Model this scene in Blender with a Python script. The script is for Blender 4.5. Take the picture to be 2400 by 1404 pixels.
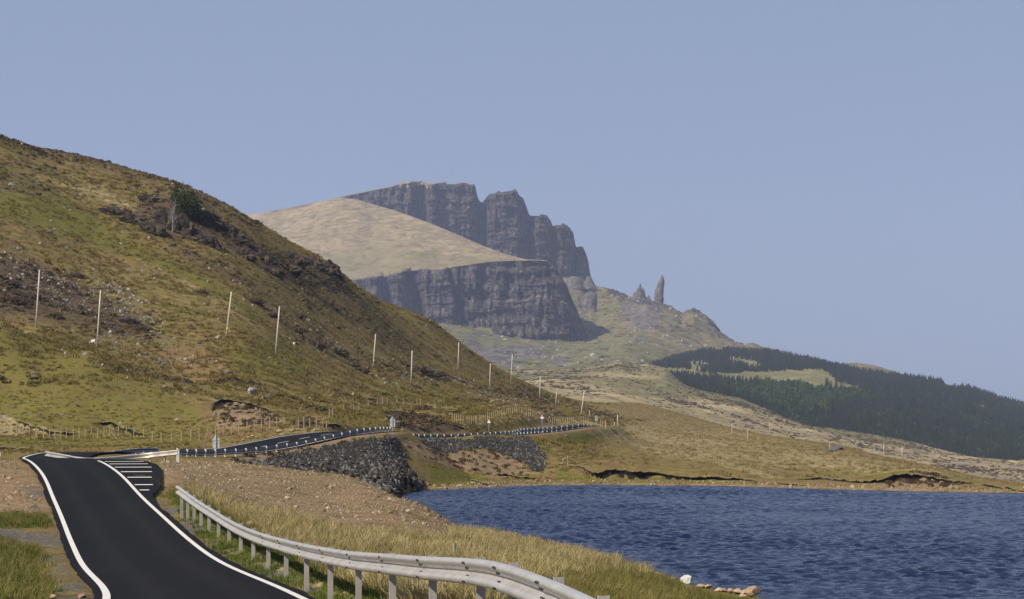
import bpy, bmesh, math, random
import numpy as np
from mathutils import Vector, Matrix

for _o in list(bpy.data.objects):
    bpy.data.objects.remove(_o, do_unlink=True)
scene = bpy.context.scene
COL = scene.collection
rng = np.random.default_rng(7)
random.seed(7)
rad = math.radians

# ------------------------------------------------------------------ camera, sky, sun, exposure
EYE = 6.0                      # camera height above the loch surface (z = 0)
F = 6000.0                     # focal length in photo pixels (2400 px wide)
HOR = 1000.0                   # horizon row of the level camera
cam_d = bpy.data.cameras.new('camera')
cam = bpy.data.objects.new('camera', cam_d); COL.objects.link(cam)
cam.location = (0, 0, EYE); cam.rotation_euler = (rad(90), 0, 0)
cam_d.sensor_width = 36.0; cam_d.lens = 90.0
cam_d.shift_y = (HOR - 702.0) / 2400.0
cam_d.clip_start = 0.5; cam_d.clip_end = 30000.0
scene.camera = cam

TO_SUN = Vector((-0.59, -0.49, 0.64)).normalized()
SUN_EL = math.asin(TO_SUN.z); SUN_ROT = math.atan2(TO_SUN.x, TO_SUN.y)
world = bpy.data.worlds.new('World'); scene.world = world; world.use_nodes = True
wn = world.node_tree.nodes; wl = world.node_tree.links
for n in list(wn): wn.remove(n)
w_out = wn.new('ShaderNodeOutputWorld'); w_bg = wn.new('ShaderNodeBackground'); w_sky = wn.new('ShaderNodeTexSky')
w_sky.sky_type = 'NISHITA'; w_sky.sun_disc = False
w_sky.sun_elevation = SUN_EL; w_sky.sun_rotation = SUN_ROT
w_sky.altitude = 150; w_sky.air_density = 1.0; w_sky.dust_density = 1.0; w_sky.ozone_density = 3.0
w_bg.inputs['Strength'].default_value = 0.066
w_mix = wn.new('ShaderNodeMix'); w_mix.data_type = 'RGBA'; w_mix.blend_type = 'MIX'; w_mix.inputs[0].default_value = 0.80
w_mix.inputs[7].default_value = (3.35, 4.12, 6.18, 1)      # a hazy sky: the even blue-grey of the air over the whole dome
wl.new(w_sky.outputs['Color'], w_mix.inputs[6]); wl.new(w_mix.outputs[2], w_bg.inputs['Color']); wl.new(w_bg.outputs['Background'], w_out.inputs['Surface'])
sun_d = bpy.data.lights.new('sun', 'SUN'); sun_d.energy = 5.0; sun_d.angle = rad(0.53); sun_d.color = (1.0, 0.93, 0.82)
sun = bpy.data.objects.new('sun', sun_d); COL.objects.link(sun)
sun.rotation_euler = TO_SUN.to_track_quat('Z', 'Y').to_euler()
sun.location = (-60, -30, 120)

scene.render.engine = 'CYCLES'
scene.view_settings.view_transform = 'Standard'; scene.view_settings.look = 'None'
scene.view_settings.exposure = 0.35; scene.view_settings.gamma = 1.0
scene.view_settings.use_curve_mapping = False
scene.cycles.use_denoising = True; scene.cycles.denoiser = 'OPENIMAGEDENOISE'; scene.cycles.denoising_input_passes = 'RGB_ALBEDO_NORMAL'; scene.cycles.denoising_prefilter = 'NONE'
scene.cycles.max_bounces = 5; scene.cycles.diffuse_bounces = 2; scene.cycles.glossy_bounces = 2
scene.cycles.transparent_max_bounces = 4; scene.cycles.volume_bounces = 0
HAZE_DENSITY = 0.000052
HAZE_COLOR = (0.66, 0.74, 1.0)

# ------------------------------------------------------------------ helpers
def P(px, py, Y):
    """photo ray through (px,py) at forward distance Y -> point in the place"""
    return np.array([(px - 1200.0) / F * Y, Y, EYE + (HOR - py) / F * Y])

def _hash(ix, iy, iz, seed):
    h = (ix.astype(np.int64) * 374761393 + iy.astype(np.int64) * 668265263 + iz.astype(np.int64) * 2147483647 + seed * 974711) & 0xFFFFFFFF
    h = ((h ^ (h >> 13)) * 1274126177) & 0xFFFFFFFF
    h = ((h ^ (h >> 16)) * 2246822519) & 0xFFFFFFFF
    return ((h ^ (h >> 15)) & 0xFFFFFF) / float(0xFFFFFF)

def vn2(x, y, seed=0):
    x = np.asarray(x, float); y = np.asarray(y, float)
    x0 = np.floor(x); y0 = np.floor(y); fx = x - x0; fy = y - y0
    u = fx * fx * fx * (fx * (fx * 6 - 15) + 10); v = fy * fy * fy * (fy * (fy * 6 - 15) + 10)
    z = np.zeros_like(x0)
    a = _hash(x0, y0, z, seed); b = _hash(x0 + 1, y0, z, seed); c = _hash(x0, y0 + 1, z, seed); d = _hash(x0 + 1, y0 + 1, z, seed)
    return ((a + (b - a) * u) * (1 - v) + (c + (d - c) * u) * v) * 2 - 1

def vn3(x, y, z, seed=0):
    x = np.asarray(x, float); y = np.asarray(y, float); z = np.asarray(z, float)
    x0 = np.floor(x); y0 = np.floor(y); z0 = np.floor(z)
    fx = x - x0; fy = y - y0; fz = z - z0
    u = fx * fx * (3 - 2 * fx); v = fy * fy * (3 - 2 * fy); w = fz * fz * (3 - 2 * fz)
    r = 0
    for dx, wx in ((0, 1 - u), (1, u)):
        for dy, wy in ((0, 1 - v), (1, v)):
            for dz, wz in ((0, 1 - w), (1, w)):
                r = r + _hash(x0 + dx, y0 + dy, z0 + dz, seed) * wx * wy * wz
    return r * 2 - 1

def fbm2(x, y, oct=4, seed=0, gain=0.5):
    s = 0; a = 1.0; t = 0
    for i in range(oct):
        s = s + a * vn2(x * 2 ** i + 13.7 * i, y * 2 ** i - 7.1 * i, seed + i); t += a; a *= gain
    return s / t

def fbm3(x, y, z, oct=4, seed=0, gain=0.5):
    s = 0; a = 1.0; t = 0
    for i in range(oct):
        k = 2 ** i
        s = s + a * vn3(x * k + 3.3 * i, y * k - 5.1 * i, z * k + 9.2 * i, seed + i); t += a; a *= gain
    return s / t

def sstep(a, b, x):
    t = np.clip((x - a) / (b - a), 0, 1); return t * t * (3 - 2 * t)

def poly_sd(x, y, poly):
    """signed distance to polygon, positive inside"""
    x = np.asarray(x, float); y = np.asarray(y, float)
    d2 = np.full(x.shape, 1e18); ins = np.zeros(x.shape, bool)
    n = len(poly)
    for i in range(n):
        x1, y1 = poly[i]; x2, y2 = poly[(i + 1) % n]
        ex, ey = x2 - x1, y2 - y1
        t = np.clip(((x - x1) * ex + (y - y1) * ey) / (ex * ex + ey * ey + 1e-12), 0, 1)
        d2 = np.minimum(d2, (x - x1 - t * ex) ** 2 + (y - y1 - t * ey) ** 2)
        if y1 != y2:
            c = ((y1 > y) != (y2 > y)) & (x < ex * (y - y1) / ey + x1)
            ins ^= c
    d = np.sqrt(d2)
    return np.where(ins, d, -d)

def catmull(pts, n):
    pts = [np.array(p, float) for p in pts]
    pts = [2 * pts[0] - pts[1]] + pts + [2 * pts[-1] - pts[-2]]
    out = []
    m = len(pts) - 3
    for i in range(m):
        p0, p1, p2, p3 = pts[i:i + 4]
        for t in (np.linspace(0, 1, n, endpoint=False) if i < m - 1 else np.linspace(0, 1, n + 1)):
            out.append(0.5 * ((2 * p1) + (-p0 + p2) * t + (2 * p0 - 5 * p1 + 4 * p2 - p3) * t * t + (-p0 + 3 * p1 - 3 * p2 + p3) * t ** 3))
    return np.array(out)

def resample(path, step):
    path = np.asarray(path, float)
    d = np.r_[0, np.cumsum(np.linalg.norm(np.diff(path, axis=0), axis=1))]
    n = max(2, int(round(d[-1] / step)) + 1)
    s = np.linspace(0, d[-1], n)
    return np.stack([np.interp(s, d, path[:, k]) for k in range(path.shape[1])], 1)

def tag(o, label=None, cat=None, group=None, kind=None):
    if label: o['label'] = label
    if cat: o['category'] = cat
    if group: o['group'] = group
    if kind: o['kind'] = kind
    return o

def mesh_from(name, V, Fc, mats=None, smooth=False, midx=None):
    me = bpy.data.meshes.new(name)
    me.from_pydata([tuple(map(float, v)) for v in V], [], [tuple(f) for f in Fc])
    for m in (mats or []): me.materials.append(m)
    if smooth: me.polygons.foreach_set('use_smooth', np.ones(len(me.polygons), bool))
    if midx is not None: me.polygons.foreach_set('material_index', np.array(midx, np.int32))
    me.update()
    return me

def link(name, me, parent=None, loc=None, rot=None, scale=None):
    o = bpy.data.objects.new(name, me); COL.objects.link(o)
    if parent is not None: o.parent = parent
    if loc is not None: o.location = tuple(map(float, loc))
    if rot is not None: o.rotation_euler = rot
    if scale is not None: o.scale = scale if hasattr(scale, '__len__') else (scale,) * 3
    return o

def empty(name, loc=(0, 0, 0), rotz=0):
    o = bpy.data.objects.new(name, None); COL.objects.link(o)
    o.location = tuple(map(float, loc)); o.rotation_euler = (0, 0, rotz); o.empty_display_size = 0.2
    return o

def grid_mesh(name, V, mat, attrs=None, keep=None, smooth=True):
    """V: (R,C,3) array -> quad grid mesh object"""
    R, C, _ = V.shape
    idx = np.arange(R * C).reshape(R, C)
    q = np.stack([idx[:-1, :-1], idx[:-1, 1:], idx[1:, 1:], idx[1:, :-1]], -1).reshape(-1, 4)
    verts = V.reshape(-1, 3)
    sel = None
    if keep is not None:
        q = q[keep.reshape(-1)]
        used = np.unique(q); remap = np.full(R * C, -1); remap[used] = np.arange(len(used))
        q = remap[q]; verts = verts[used]; sel = used
    me = bpy.data.meshes.new(name)
    me.vertices.add(len(verts)); me.vertices.foreach_set('co', verts.astype(np.float32).ravel())
    me.loops.add(len(q) * 4); me.loops.foreach_set('vertex_index', q.astype(np.int32).ravel())
    me.polygons.add(len(q))
    me.polygons.foreach_set('loop_start', np.arange(0, len(q) * 4, 4, dtype=np.int32))
    if smooth: me.polygons.foreach_set('use_smooth', np.ones(len(q), bool))
    me.update(calc_edges=True)
    for k, arr in (attrs or {}).items():
        a = arr.reshape(R * C, -1)
        if sel is not None: a = a[sel]
        if a.shape[1] == 1:
            at = me.attributes.new(k, 'FLOAT', 'POINT'); at.data.foreach_set('value', a.astype(np.float32).ravel())
        else:
            a4 = np.ones((len(a), 4), np.float32); a4[:, :a.shape[1]] = a
            at = me.attributes.new(k, 'FLOAT_COLOR', 'POINT'); at.data.foreach_set('color', a4.ravel())
    me.materials.append(mat)
    o = bpy.data.objects.new(name, me); COL.objects.link(o)
    return o

ORD = ['first', 'second', 'third', 'fourth', 'fifth', 'sixth', 'seventh', 'eighth', 'ninth', 'tenth', 'eleventh', 'twelfth', 'thirteenth',
       'fourteenth', 'fifteenth', 'sixteenth', 'seventeenth', 'eighteenth', 'nineteenth', 'twentieth', 'twenty-first', 'twenty-second',
       'twenty-third', 'twenty-fourth', 'twenty-fifth', 'twenty-sixth', 'twenty-seventh', 'twenty-eighth', 'twenty-ninth', 'thirtieth',
       'thirty-first', 'thirty-second', 'thirty-third', 'thirty-fourth', 'thirty-fifth', 'thirty-sixth', 'thirty-seventh', 'thirty-eighth',
       'thirty-ninth', 'fortieth', 'forty-first', 'forty-second', 'forty-third', 'forty-fourth', 'forty-fifth', 'forty-sixth', 'forty-seventh', 'forty-eighth']

# ------------------------------------------------------------------ materials
class NT:
    def __init__(s, name):
        s.m = bpy.data.materials.new(name); s.m.use_nodes = True
        s.t = s.m.node_tree; s.n = s.t.nodes; s.l = s.t.links
        s.b = s.n['Principled BSDF']; s.b.inputs['Roughness'].default_value = 0.9
        s.b.inputs['Specular IOR Level'].default_value = 0.2
        s.tc = s.n.new('ShaderNodeTexCoord'); s.co = s.tc.outputs['Object']
    def noise(s, scale, detail=4, rough=0.55, vec=None, mapscale=None, dist=0.0):
        n = s.n.new('ShaderNodeTexNoise'); n.inputs['Scale'].default_value = scale
        n.inputs['Detail'].default_value = detail; n.inputs['Roughness'].default_value = rough; n.inputs['Distortion'].default_value = dist
        v = vec or s.co
        if mapscale:
            mp = s.n.new('ShaderNodeMapping'); mp.inputs['Scale'].default_value = mapscale; s.l.new(v, mp.inputs['Vector']); v = mp.outputs['Vector']
        s.l.new(v, n.inputs['Vector']); return n.outputs['Fac']
    def ramp(s, fac, stops):
        r = s.n.new('ShaderNodeValToRGB'); e = r.color_ramp.elements
        while len(e) < len(stops): e.new(0.5)
        for i, (p, c) in enumerate(stops):
            e[i].position = p; e[i].color = (c[0], c[1], c[2], 1) if hasattr(c, '__len__') else (c, c, c, 1)
        s.l.new(fac, r.inputs['Fac']); return r.outputs['Color']
    def mix(s, fac, a, b, mode='MIX'):
        m = s.n.new('ShaderNodeMix'); m.data_type = 'RGBA'; m.blend_type = mode
        for sock, v in ((m.inputs[0], fac), (m.inputs[6], a), (m.inputs[7], b)):
            if hasattr(v, 'links'): s.l.new(v, sock)
            elif hasattr(v, '__len__'): sock.default_value = (v[0], v[1], v[2], 1)
            else: sock.default_value = v
        return m.outputs[2]
    def math(s, op, a, b=0.0, clamp=False):
        m = s.n.new('ShaderNodeMath'); m.operation = op; m.use_clamp = clamp
        for sock, v in ((m.inputs[0], a), (m.inputs[1], b)):
            if hasattr(v, 'links'): s.l.new(v, sock)
            else: sock.default_value = v
        return m.outputs[0]
    def attr(s, name):
        a = s.n.new('ShaderNodeAttribute'); a.attribute_name = name; return a
    def sep(s, col):
        a = s.n.new('ShaderNodeSeparateColor'); s.l.new(col, a.inputs['Color']); return a.outputs
    def rand(s):
        return s.n.new('ShaderNodeObjectInfo').outputs['Random']
    def color(s, c):
        if hasattr(c, 'links'): s.l.new(c, s.b.inputs['Base Color'])
        else: s.b.inputs['Base Color'].default_value = (c[0], c[1], c[2], 1)
    def rough(s, r):
        if hasattr(r, 'links'): s.l.new(r, s.b.inputs['Roughness'])
        else: s.b.inputs['Roughness'].default_value = r
    def bump(s, h, strength=0.5, dist=0.05):
        b = s.n.new('ShaderNodeBump'); b.inputs['Strength'].default_value = strength; b.inputs['Distance'].default_value = dist
        s.l.new(h, b.inputs['Height']); s.l.new(b.outputs['Normal'], s.b.inputs['Normal'])

def simple(name, c, var=0.25, scale=3.0, rough=0.9, bump=0.0, bdist=0.02, spec=0.2, metal=0.0, detail=6):
    t = NT(name)
    f = t.noise(scale, detail, 0.6)
    lo = [x * (1 - var) for x in c]; hi = [min(1, x * (1 + var)) for x in c]
    t.color(t.ramp(f, [(0.3, lo), (0.7, hi)])); t.rough(rough)
    t.b.inputs['Specular IOR Level'].default_value = spec; t.b.inputs['Metallic'].default_value = metal
    if bump: t.bump(f, bump, bdist)
    return t.m

def leafy(name, c1, c2, c3=None, trans=0.0, patch=0.12):
    """foliage / grass: colour varies per instance and with a coarse noise"""
    t = NT(name)
    r = t.rand(); n = t.noise(patch, 4, 0.6, vec=t.n.new('ShaderNodeNewGeometry').outputs['Position'])
    f = t.math('ADD', t.math('MULTIPLY', r, 0.5), t.math('MULTIPLY', t.math('SUBTRACT', n, 0.25), 1.0))
    st = [(0.2, c1), (0.75, c2)] + ([(0.95, c3)] if c3 else [])
    t.color(t.ramp(f, st)); t.rough(0.85); t.b.inputs['Specular IOR Level'].default_value = 0.1
    if trans:
        t.b.inputs['Subsurface Weight'].default_value = 0.0
    return t.m

MAT = {}
def make_materials():
    # near ground: several real ground covers mixed by vertex masks
    t = NT('moor_ground')
    m1 = t.sep(t.attr('cover_a').outputs['Color']); m2 = t.sep(t.attr('cover_b').outputs['Color'])
    heather, straw, green = m1[0], m1[1], m1[2]
    soil, gravel, peat = m2[0], m2[1], m2[2]
    big = t.noise(0.045, 5, 0.6); mid = t.noise(0.5, 6, 0.65); fine = t.noise(4.0, 6, 0.7); grit = t.noise(22.0, 4, 0.7)
    streak = t.noise(0.9, 5, 0.65, mapscale=(1.0, 0.35, 1.0))
    def br(v, w, k):   # break up a mask edge with noise
        x = t.math('ADD', v, t.math('MULTIPLY', t.math('SUBTRACT', w, 0.5), k)); 
        return t.ramp(x, [(0.35, 0.0), (0.65, 1.0)])
    base = t.ramp(mid, [(0.28, (0.062, 0.044, 0.017)), (0.44, (0.145, 0.108, 0.034)), (0.6, (0.21, 0.16, 0.052)), (0.75, (0.29, 0.215, 0.085))])
    redd = t.ramp(fine, [(0.3, (0.12, 0.075, 0.032)), (0.7, (0.25, 0.155, 0.07))])
    base = t.mix(t.ramp(big, [(0.46, 0.0), (0.62, 0.75)]), base, redd)
    gr = t.ramp(fine, [(0.25, (0.070, 0.064, 0.011)), (0.5, (0.138, 0.124, 0.023)), (0.75, (0.22, 0.186, 0.046))])
    col = t.mix(br(green, mid, 0.9), base, gr)
    st = t.ramp(streak, [(0.25, (0.12, 0.088, 0.036)), (0.5, (0.255, 0.195, 0.09)), (0.75, (0.40, 0.315, 0.165))])
    col = t.mix(br(straw, streak, 1.1), col, st)
    he = t.ramp(fine, [(0.25, (0.034, 0.024, 0.015)), (0.5, (0.095, 0.066, 0.040)), (0.78, (0.185, 0.130, 0.075))])
    col = t.mix(br(heather, mid, 1.3), col, he)
    so = t.ramp(fine, [(0.25, (0.13, 0.082, 0.042)), (0.5, (0.245, 0.165, 0.088)), (0.72, (0.33, 0.235, 0.135))])
    so = t.mix(t.ramp(mid, [(0.34, 0.75), (0.5, 0.0)]), so, t.ramp(fine, [(0.3, (0.06, 0.042, 0.022)), (0.7, (0.15, 0.105, 0.055))]))
    so = t.mix(t.ramp(mid, [(0.58, 0.0), (0.72, 0.5)]), so, (0.36, 0.275, 0.17))
    so = t.mix(t.ramp(grit, [(0.62, 0.0), (0.72, 0.8)]), so, (0.40, 0.32, 0.22))
    so = t.mix(t.ramp(grit, [(0.28, 0.7), (0.38, 0.0)]), so, (0.08, 0.05, 0.028))
    col = t.mix(br(soil, t.mix(0.5, mid, fine), 1.3), col, so)
    gv = t.ramp(t.mix(0.5, grit, fine), [(0.36, (0.045, 0.040, 0.035)), (0.5, (0.12, 0.108, 0.095)), (0.62, (0.22, 0.20, 0.175))])
    col = t.mix(br(gravel, t.mix(0.5, mid, fine), 1.8), col, gv)
    col = t.mix(br(peat, mid, 0.5), col, t.ramp(fine, [(0.3, (0.010, 0.008, 0.006)), (0.7, (0.035, 0.025, 0.017))]))
    t.color(col); t.rough(0.95); t.b.inputs['Specular IOR Level'].default_value = 0.08
    h = t.math('ADD', t.math('MULTIPLY', mid, 1.0), t.math('MULTIPLY', fine, 0.45))
    t.bump(h, 0.9, 0.35)
    MAT['ground'] = t.m

    # distant grass slopes + basalt cliffs, mixed by the 'rock' attribute
    def far(name, grassstops, rockstops, gscale=0.02, rscale=0.05):
        t = NT(name)
        rk = t.sep(t.attr('cover_a').outputs['Color'])
        n1 = t.noise(gscale, 8, 0.62, mapscale=(1, 0.5, 1.6)); n2 = t.noise(gscale * 6, 6, 0.62, mapscale=(0.45, 0.3, 1.3), dist=0.4)
        g = t.ramp(n1, grassstops)
        g = t.mix(0.55, g, t.ramp(n2, [(0.32, [x * 0.42 for x in grassstops[0][1]]), (0.5, grassstops[1][1]), (0.66, [x * 1.12 for x in grassstops[-1][1]])]))
        g = t.mix(t.ramp(t.math('ADD', rk[1], t.math('MULTIPLY', t.math('SUBTRACT', n2, 0.5), 1.2)), [(0.3, 0), (0.8, 0.8)]), g, t.ramp(n2, [(0.3, (0.075, 0.076, 0.028)), (0.7, (0.165, 0.15, 0.062))]))
        g = t.mix(t.ramp(t.math('ADD', rk[2], t.math('MULTIPLY', t.math('SUBTRACT', n2, 0.5), 1.3)), [(0.4, 0), (0.75, 1)]), g,
                  t.ramp(n2, [(0.3, (0.06, 0.05, 0.045)), (0.7, (0.17, 0.145, 0.125))]))
        col_n = t.noise(rscale * 1.6, 8, 0.75, mapscale=(2.4, 2.4, 0.4)); strata = t.noise(rscale * 0.6, 6, 0.65, mapscale=(0.3, 0.3, 2.6), dist=0.6)
        r = t.ramp(col_n, rockstops)
        r = t.mix(t.ramp(strata, [(0.35, 0.55), (0.5, 0.0)]), r, [x * 0.5 for x in rockstops[0][1]])
        r = t.mix(t.ramp(strata, [(0.60, 0.0), (0.72, 0.55)]), r, (0.155, 0.135, 0.075))
        col = t.mix(t.ramp(t.math('ADD', rk[0], t.math('MULTIPLY', t.math('SUBTRACT', n2, 0.5), 0.7)), [(0.4, 0), (0.6, 1)]), g, r)
        t.color(col); t.rough(0.95); t.b.inputs['Specular IOR Level'].default_value = 0.05
        t.bump(t.math('ADD', t.math('MULTIPLY', n2, 0.22), t.math('MULTIPLY', t.math('MULTIPLY', col_n, rk[0]), 1.7)), 1.0, 6.0)
        return t.m
    rock = [(0.32, (0.012, 0.011, 0.011)), (0.45, (0.046, 0.040, 0.037)), (0.56, (0.125, 0.105, 0.090)), (0.66, (0.29, 0.25, 0.21))]
    MAT['mountain'] = far('mountain_slope', [(0.3, (0.13, 0.102, 0.056)), (0.5, (0.215, 0.168, 0.092)), (0.7, (0.31, 0.245, 0.14))], rock)
    MAT['talus'] = far('talus_slope', [(0.3, (0.072, 0.062, 0.028)), (0.5, (0.138, 0.114, 0.053)), (0.72, (0.225, 0.18, 0.092))], rock)
    MAT['moor_far'] = far('far_moor', [(0.28, (0.13, 0.105, 0.052)), (0.5, (0.285, 0.225, 0.12)), (0.72, (0.47, 0.36, 0.21))], rock, gscale=0.02)
    MAT['forest_floor'] = far('forest_floor', [(0.3, (0.10, 0.10, 0.04)), (0.5, (0.19, 0.17, 0.07)), (0.72, (0.25, 0.21, 0.10))], rock)
    # pinnacle rock
    t = NT('basalt_rock')
    a = t.noise(0.12, 7, 0.7, mapscale=(1.6, 1.6, 0.6))
    t.color(t.ramp(a, [(0.25, (0.04, 0.036, 0.033)), (0.5, (0.105, 0.092, 0.08)), (0.75, (0.19, 0.165, 0.14))])); t.bump(a, 0.9, 3.0)
    MAT['basalt'] = t.m
    # asphalt
    t = NT('fresh_asphalt')
    lat = t.attr('lat').outputs['Fac']
    lane = t.noise(0.22, 4, 0.6, mapscale=(1.8, 0.30, 1)); g = t.noise(38, 4, 0.85); g2 = t.noise(1.6, 7, 0.75); g3 = t.noise(5.0, 5, 0.7, mapscale=(1, 0.25, 1))
    track = t.ramp(t.math('ABSOLUTE', t.math('SUBTRACT', t.math('ABSOLUTE', lat), 0.85)), [(0.05, 1.0), (0.45, 0.0)])
    c = t.ramp(lane, [(0.35, (0.0065, 0.0065, 0.0075)), (0.65, (0.0125, 0.012, 0.0122))])
    c = t.mix(t.math('MULTIPLY', track, t.math('ADD', 0.25, t.math('MULTIPLY', lane, 0.6))), c, (0.021, 0.0205, 0.0205))
    c = t.mix(0.45, c, t.ramp(g, [(0.35, (0.0025, 0.0025, 0.003)), (0.55, (0.012, 0.0115, 0.0115)), (0.75, (0.034, 0.032, 0.031))]))
    c = t.mix(t.ramp(g2, [(0.58, 0.0), (0.76, 0.35)]), c, (0.032, 0.029, 0.026))
    dust = t.math('MULTIPLY', t.ramp(t.math('ABSOLUTE', lat), [(0.62, 0.0), (1.0, 0.55)]), t.ramp(g3, [(0.42, 0.0), (0.62, 1.0)]))
    t.color(c); t.rough(0.85); t.b.inputs['Specular IOR Level'].default_value = 0.06
    t.bump(g, 0.3, 0.012); MAT['asphalt'] = t.m
    MAT['asphalt_far'] = simple('worn_asphalt', (0.10, 0.10, 0.105), 0.2, 1.5)
    t = NT('road_paint')
    g = t.noise(9, 6, 0.75); c = t.ramp(g, [(0.30, (0.20, 0.19, 0.175)), (0.40, (0.56, 0.53, 0.475)), (0.75, (0.68, 0.645, 0.585))])
    t.color(c); t.rough(0.75); MAT['paint'] = t.m
    # metals
    t = NT('galvanised_steel')
    g = t.noise(1.6, 6, 0.65); g2 = t.noise(14, 5, 0.7)
    c = t.ramp(g, [(0.3, (0.50, 0.465, 0.41)), (0.55, (0.62, 0.58, 0.52)), (0.75, (0.69, 0.66, 0.61))])
    c = t.mix(t.ramp(g2, [(0.52, 0.0), (0.72, 0.55)]), c, (0.25, 0.205, 0.155))
    c = t.mix(t.ramp(t.noise(3.0, 5, 0.7, mapscale=(4, 4, 0.6)), [(0.55, 0.0), (0.72, 0.4)]), c, (0.30, 0.255, 0.20))
    t.color(c); t.b.inputs['Metallic'].default_value = 0.6; t.rough(t.ramp(g2, [(0.4, 0.30), (0.7, 0.5)]))
    MAT['steel'] = t.m
    MAT['steel_shaded'] = simple('shaded_steel', (0.20, 0.21, 0.23), 0.15, 2.0, 0.6, metal=0.3)  # same steel for barriers seen from behind, their shade put into the colour
    MAT['steel_post'] = simple('galvanised_post', (0.33, 0.30, 0.265), 0.12, 3.0, 0.6, metal=0.15)
    MAT['steel_post_bright'] = simple('bright_galvanised_post', (0.55, 0.54, 0.52), 0.10, 3.0, 0.6)
    MAT['bolt'] = simple('bolt_steel', (0.035, 0.033, 0.03), 0.2, 8.0, 0.7)
    MAT['sign_back'] = simple('sign_back_aluminium', (0.40, 0.41, 0.42), 0.06, 2.0, 0.6, metal=0.1)
    MAT['sign_white'] = simple('sign_white', (0.80, 0.80, 0.80), 0.04, 2.0, 0.5)
    MAT['sign_red'] = simple('sign_red', (0.50, 0.03, 0.035), 0.06, 2.0, 0.5)
    MAT['sign_black'] = simple('sign_black', (0.02, 0.02, 0.02), 0.1, 2.0, 0.5)
    MAT['sign_pole'] = simple('sign_pole_grey', (0.30, 0.31, 0.33), 0.1, 2.0, 0.6, metal=0.2)
    MAT['pole_wood'] = simple('weathered_pole_wood', (0.50, 0.44, 0.37), 0.15, 1.2, 0.9)
    MAT['pole_dark'] = simple('crossarm_dark', (0.045, 0.04, 0.038), 0.2, 2.0, 0.8)
    MAT['pole_tag'] = simple('pole_tag_yellow', (0.65, 0.5, 0.06), 0.05, 2.0, 0.6)
    MAT['post_wood'] = simple('fence_post_wood', (0.33, 0.26, 0.16), 0.25, 1.5, 0.9)
    MAT['post_grey'] = simple('old_post_wood', (0.22, 0.20, 0.18), 0.25, 8.0, 0.95)
    # rocks
    def rockmat(name, c0, c1, c2, lich=None, scale=3.0):
        t = NT(name)
        g = t.noise(scale, 7, 0.7); r = t.rand()
        c = t.ramp(t.math('ADD', t.math('MULTIPLY', g, 0.65), t.math('MULTIPLY', r, 0.35)), [(0.25, c0), (0.5, c1), (0.75, c2)])
        if lich: c = t.mix(t.ramp(t.noise(scale * 1.7, 4, 0.6), [(0.54, 0.0), (0.62, 0.9)]), c, lich)
        t.color(c); t.bump(g, 0.6, 0.08); return t.m
    MAT['riprap'] = rockmat('riprap_stone', (0.017, 0.0145, 0.012), (0.044, 0.039, 0.033), (0.19, 0.172, 0.145))
    MAT['riprap_bed'] = simple('riprap_bed', (0.026, 0.023, 0.020), 0.5, 3.0, 0.95, 0.8, 0.2)
    MAT['scree'] = rockmat('scree_stone', (0.07, 0.060, 0.053), (0.17, 0.15, 0.135), (0.42, 0.39, 0.36))
    MAT['boulder'] = rockmat('lichen_boulder', (0.11, 0.10, 0.10), (0.22, 0.20, 0.195), (0.34, 0.31, 0.30), (0.55, 0.53, 0.50))
    MAT['boulder_dark'] = rockmat('dark_boulder', (0.035, 0.03, 0.03), (0.08, 0.07, 0.065), (0.16, 0.14, 0.13))
    MAT['sandstone'] = rockmat('sandy_boulder', (0.22, 0.145, 0.085), (0.36, 0.25, 0.16), (0.44, 0.33, 0.22))
    MAT['white_rock'] = rockmat('white_rock', (0.16, 0.145, 0.12), (0.40, 0.37, 0.32), (0.56, 0.53, 0.47), scale=9)
    MAT['shore_stone'] = rockmat('shore_stone', (0.11, 0.08, 0.055), (0.24, 0.175, 0.12), (0.40, 0.32, 0.24))
    MAT['pebble'] = rockmat('soil_pebble', (0.13, 0.09, 0.05), (0.26, 0.185, 0.11), (0.44, 0.36, 0.27))
    t = NT('crag_rock')
    g = t.noise(0.5, 8, 0.7); g2 = t.noise(0.22, 5, 0.6)
    c = t.ramp(g, [(0.3, (0.010, 0.008, 0.0065)), (0.5, (0.04, 0.030, 0.023)), (0.72, (0.13, 0.10, 0.075))])
    c = t.mix(t.ramp(g2, [(0.56, 0), (0.66, 0.7)]), c, (0.10, 0.078, 0.036))
    t.color(c); t.bump(g, 0.9, 0.6); MAT['crag'] = t.m
    MAT['peat'] = simple('peat_face', (0.016, 0.0125, 0.0095), 0.5, 2.5, 0.95, 0.7, 0.15)
    MAT['sand_face'] = simple('sandy_bank', (0.27, 0.195, 0.11), 0.4, 1.3, 0.95, 0.7, 0.2)
    MAT['turf'] = simple('turf_lip', (0.155, 0.125, 0.045), 0.45, 1.6, 0.95, 0.6, 0.1)
    # vegetation
    MAT['straw_blade'] = leafy('straw_grass', (0.18, 0.14, 0.055), (0.37, 0.295, 0.14), (0.55, 0.46, 0.26))
    MAT['mixed_blade'] = leafy('mixed_grass', (0.075, 0.075, 0.018), (0.19, 0.155, 0.05), (0.34, 0.27, 0.12))
    MAT['green_blade'] = leafy('green_grass', (0.045, 0.065, 0.010), (0.090, 0.115, 0.020), (0.18, 0.17, 0.05))
    MAT['tussock'] = leafy('hill_tussock', (0.085, 0.066, 0.016), (0.185, 0.145, 0.042), (0.33, 0.255, 0.10))
    MAT['moor_tussock'] = leafy('moor_tussock', (0.13, 0.098, 0.038), (0.25, 0.192, 0.085), (0.38, 0.30, 0.15))
    MAT['heather'] = leafy('heather', (0.030, 0.021, 0.012), (0.095, 0.066, 0.036), (0.18, 0.127, 0.068))
    MAT['bare_twig'] = leafy('bare_twigs', (0.075, 0.055, 0.042), (0.115, 0.085, 0.065), (0.15, 0.115, 0.09))
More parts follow.
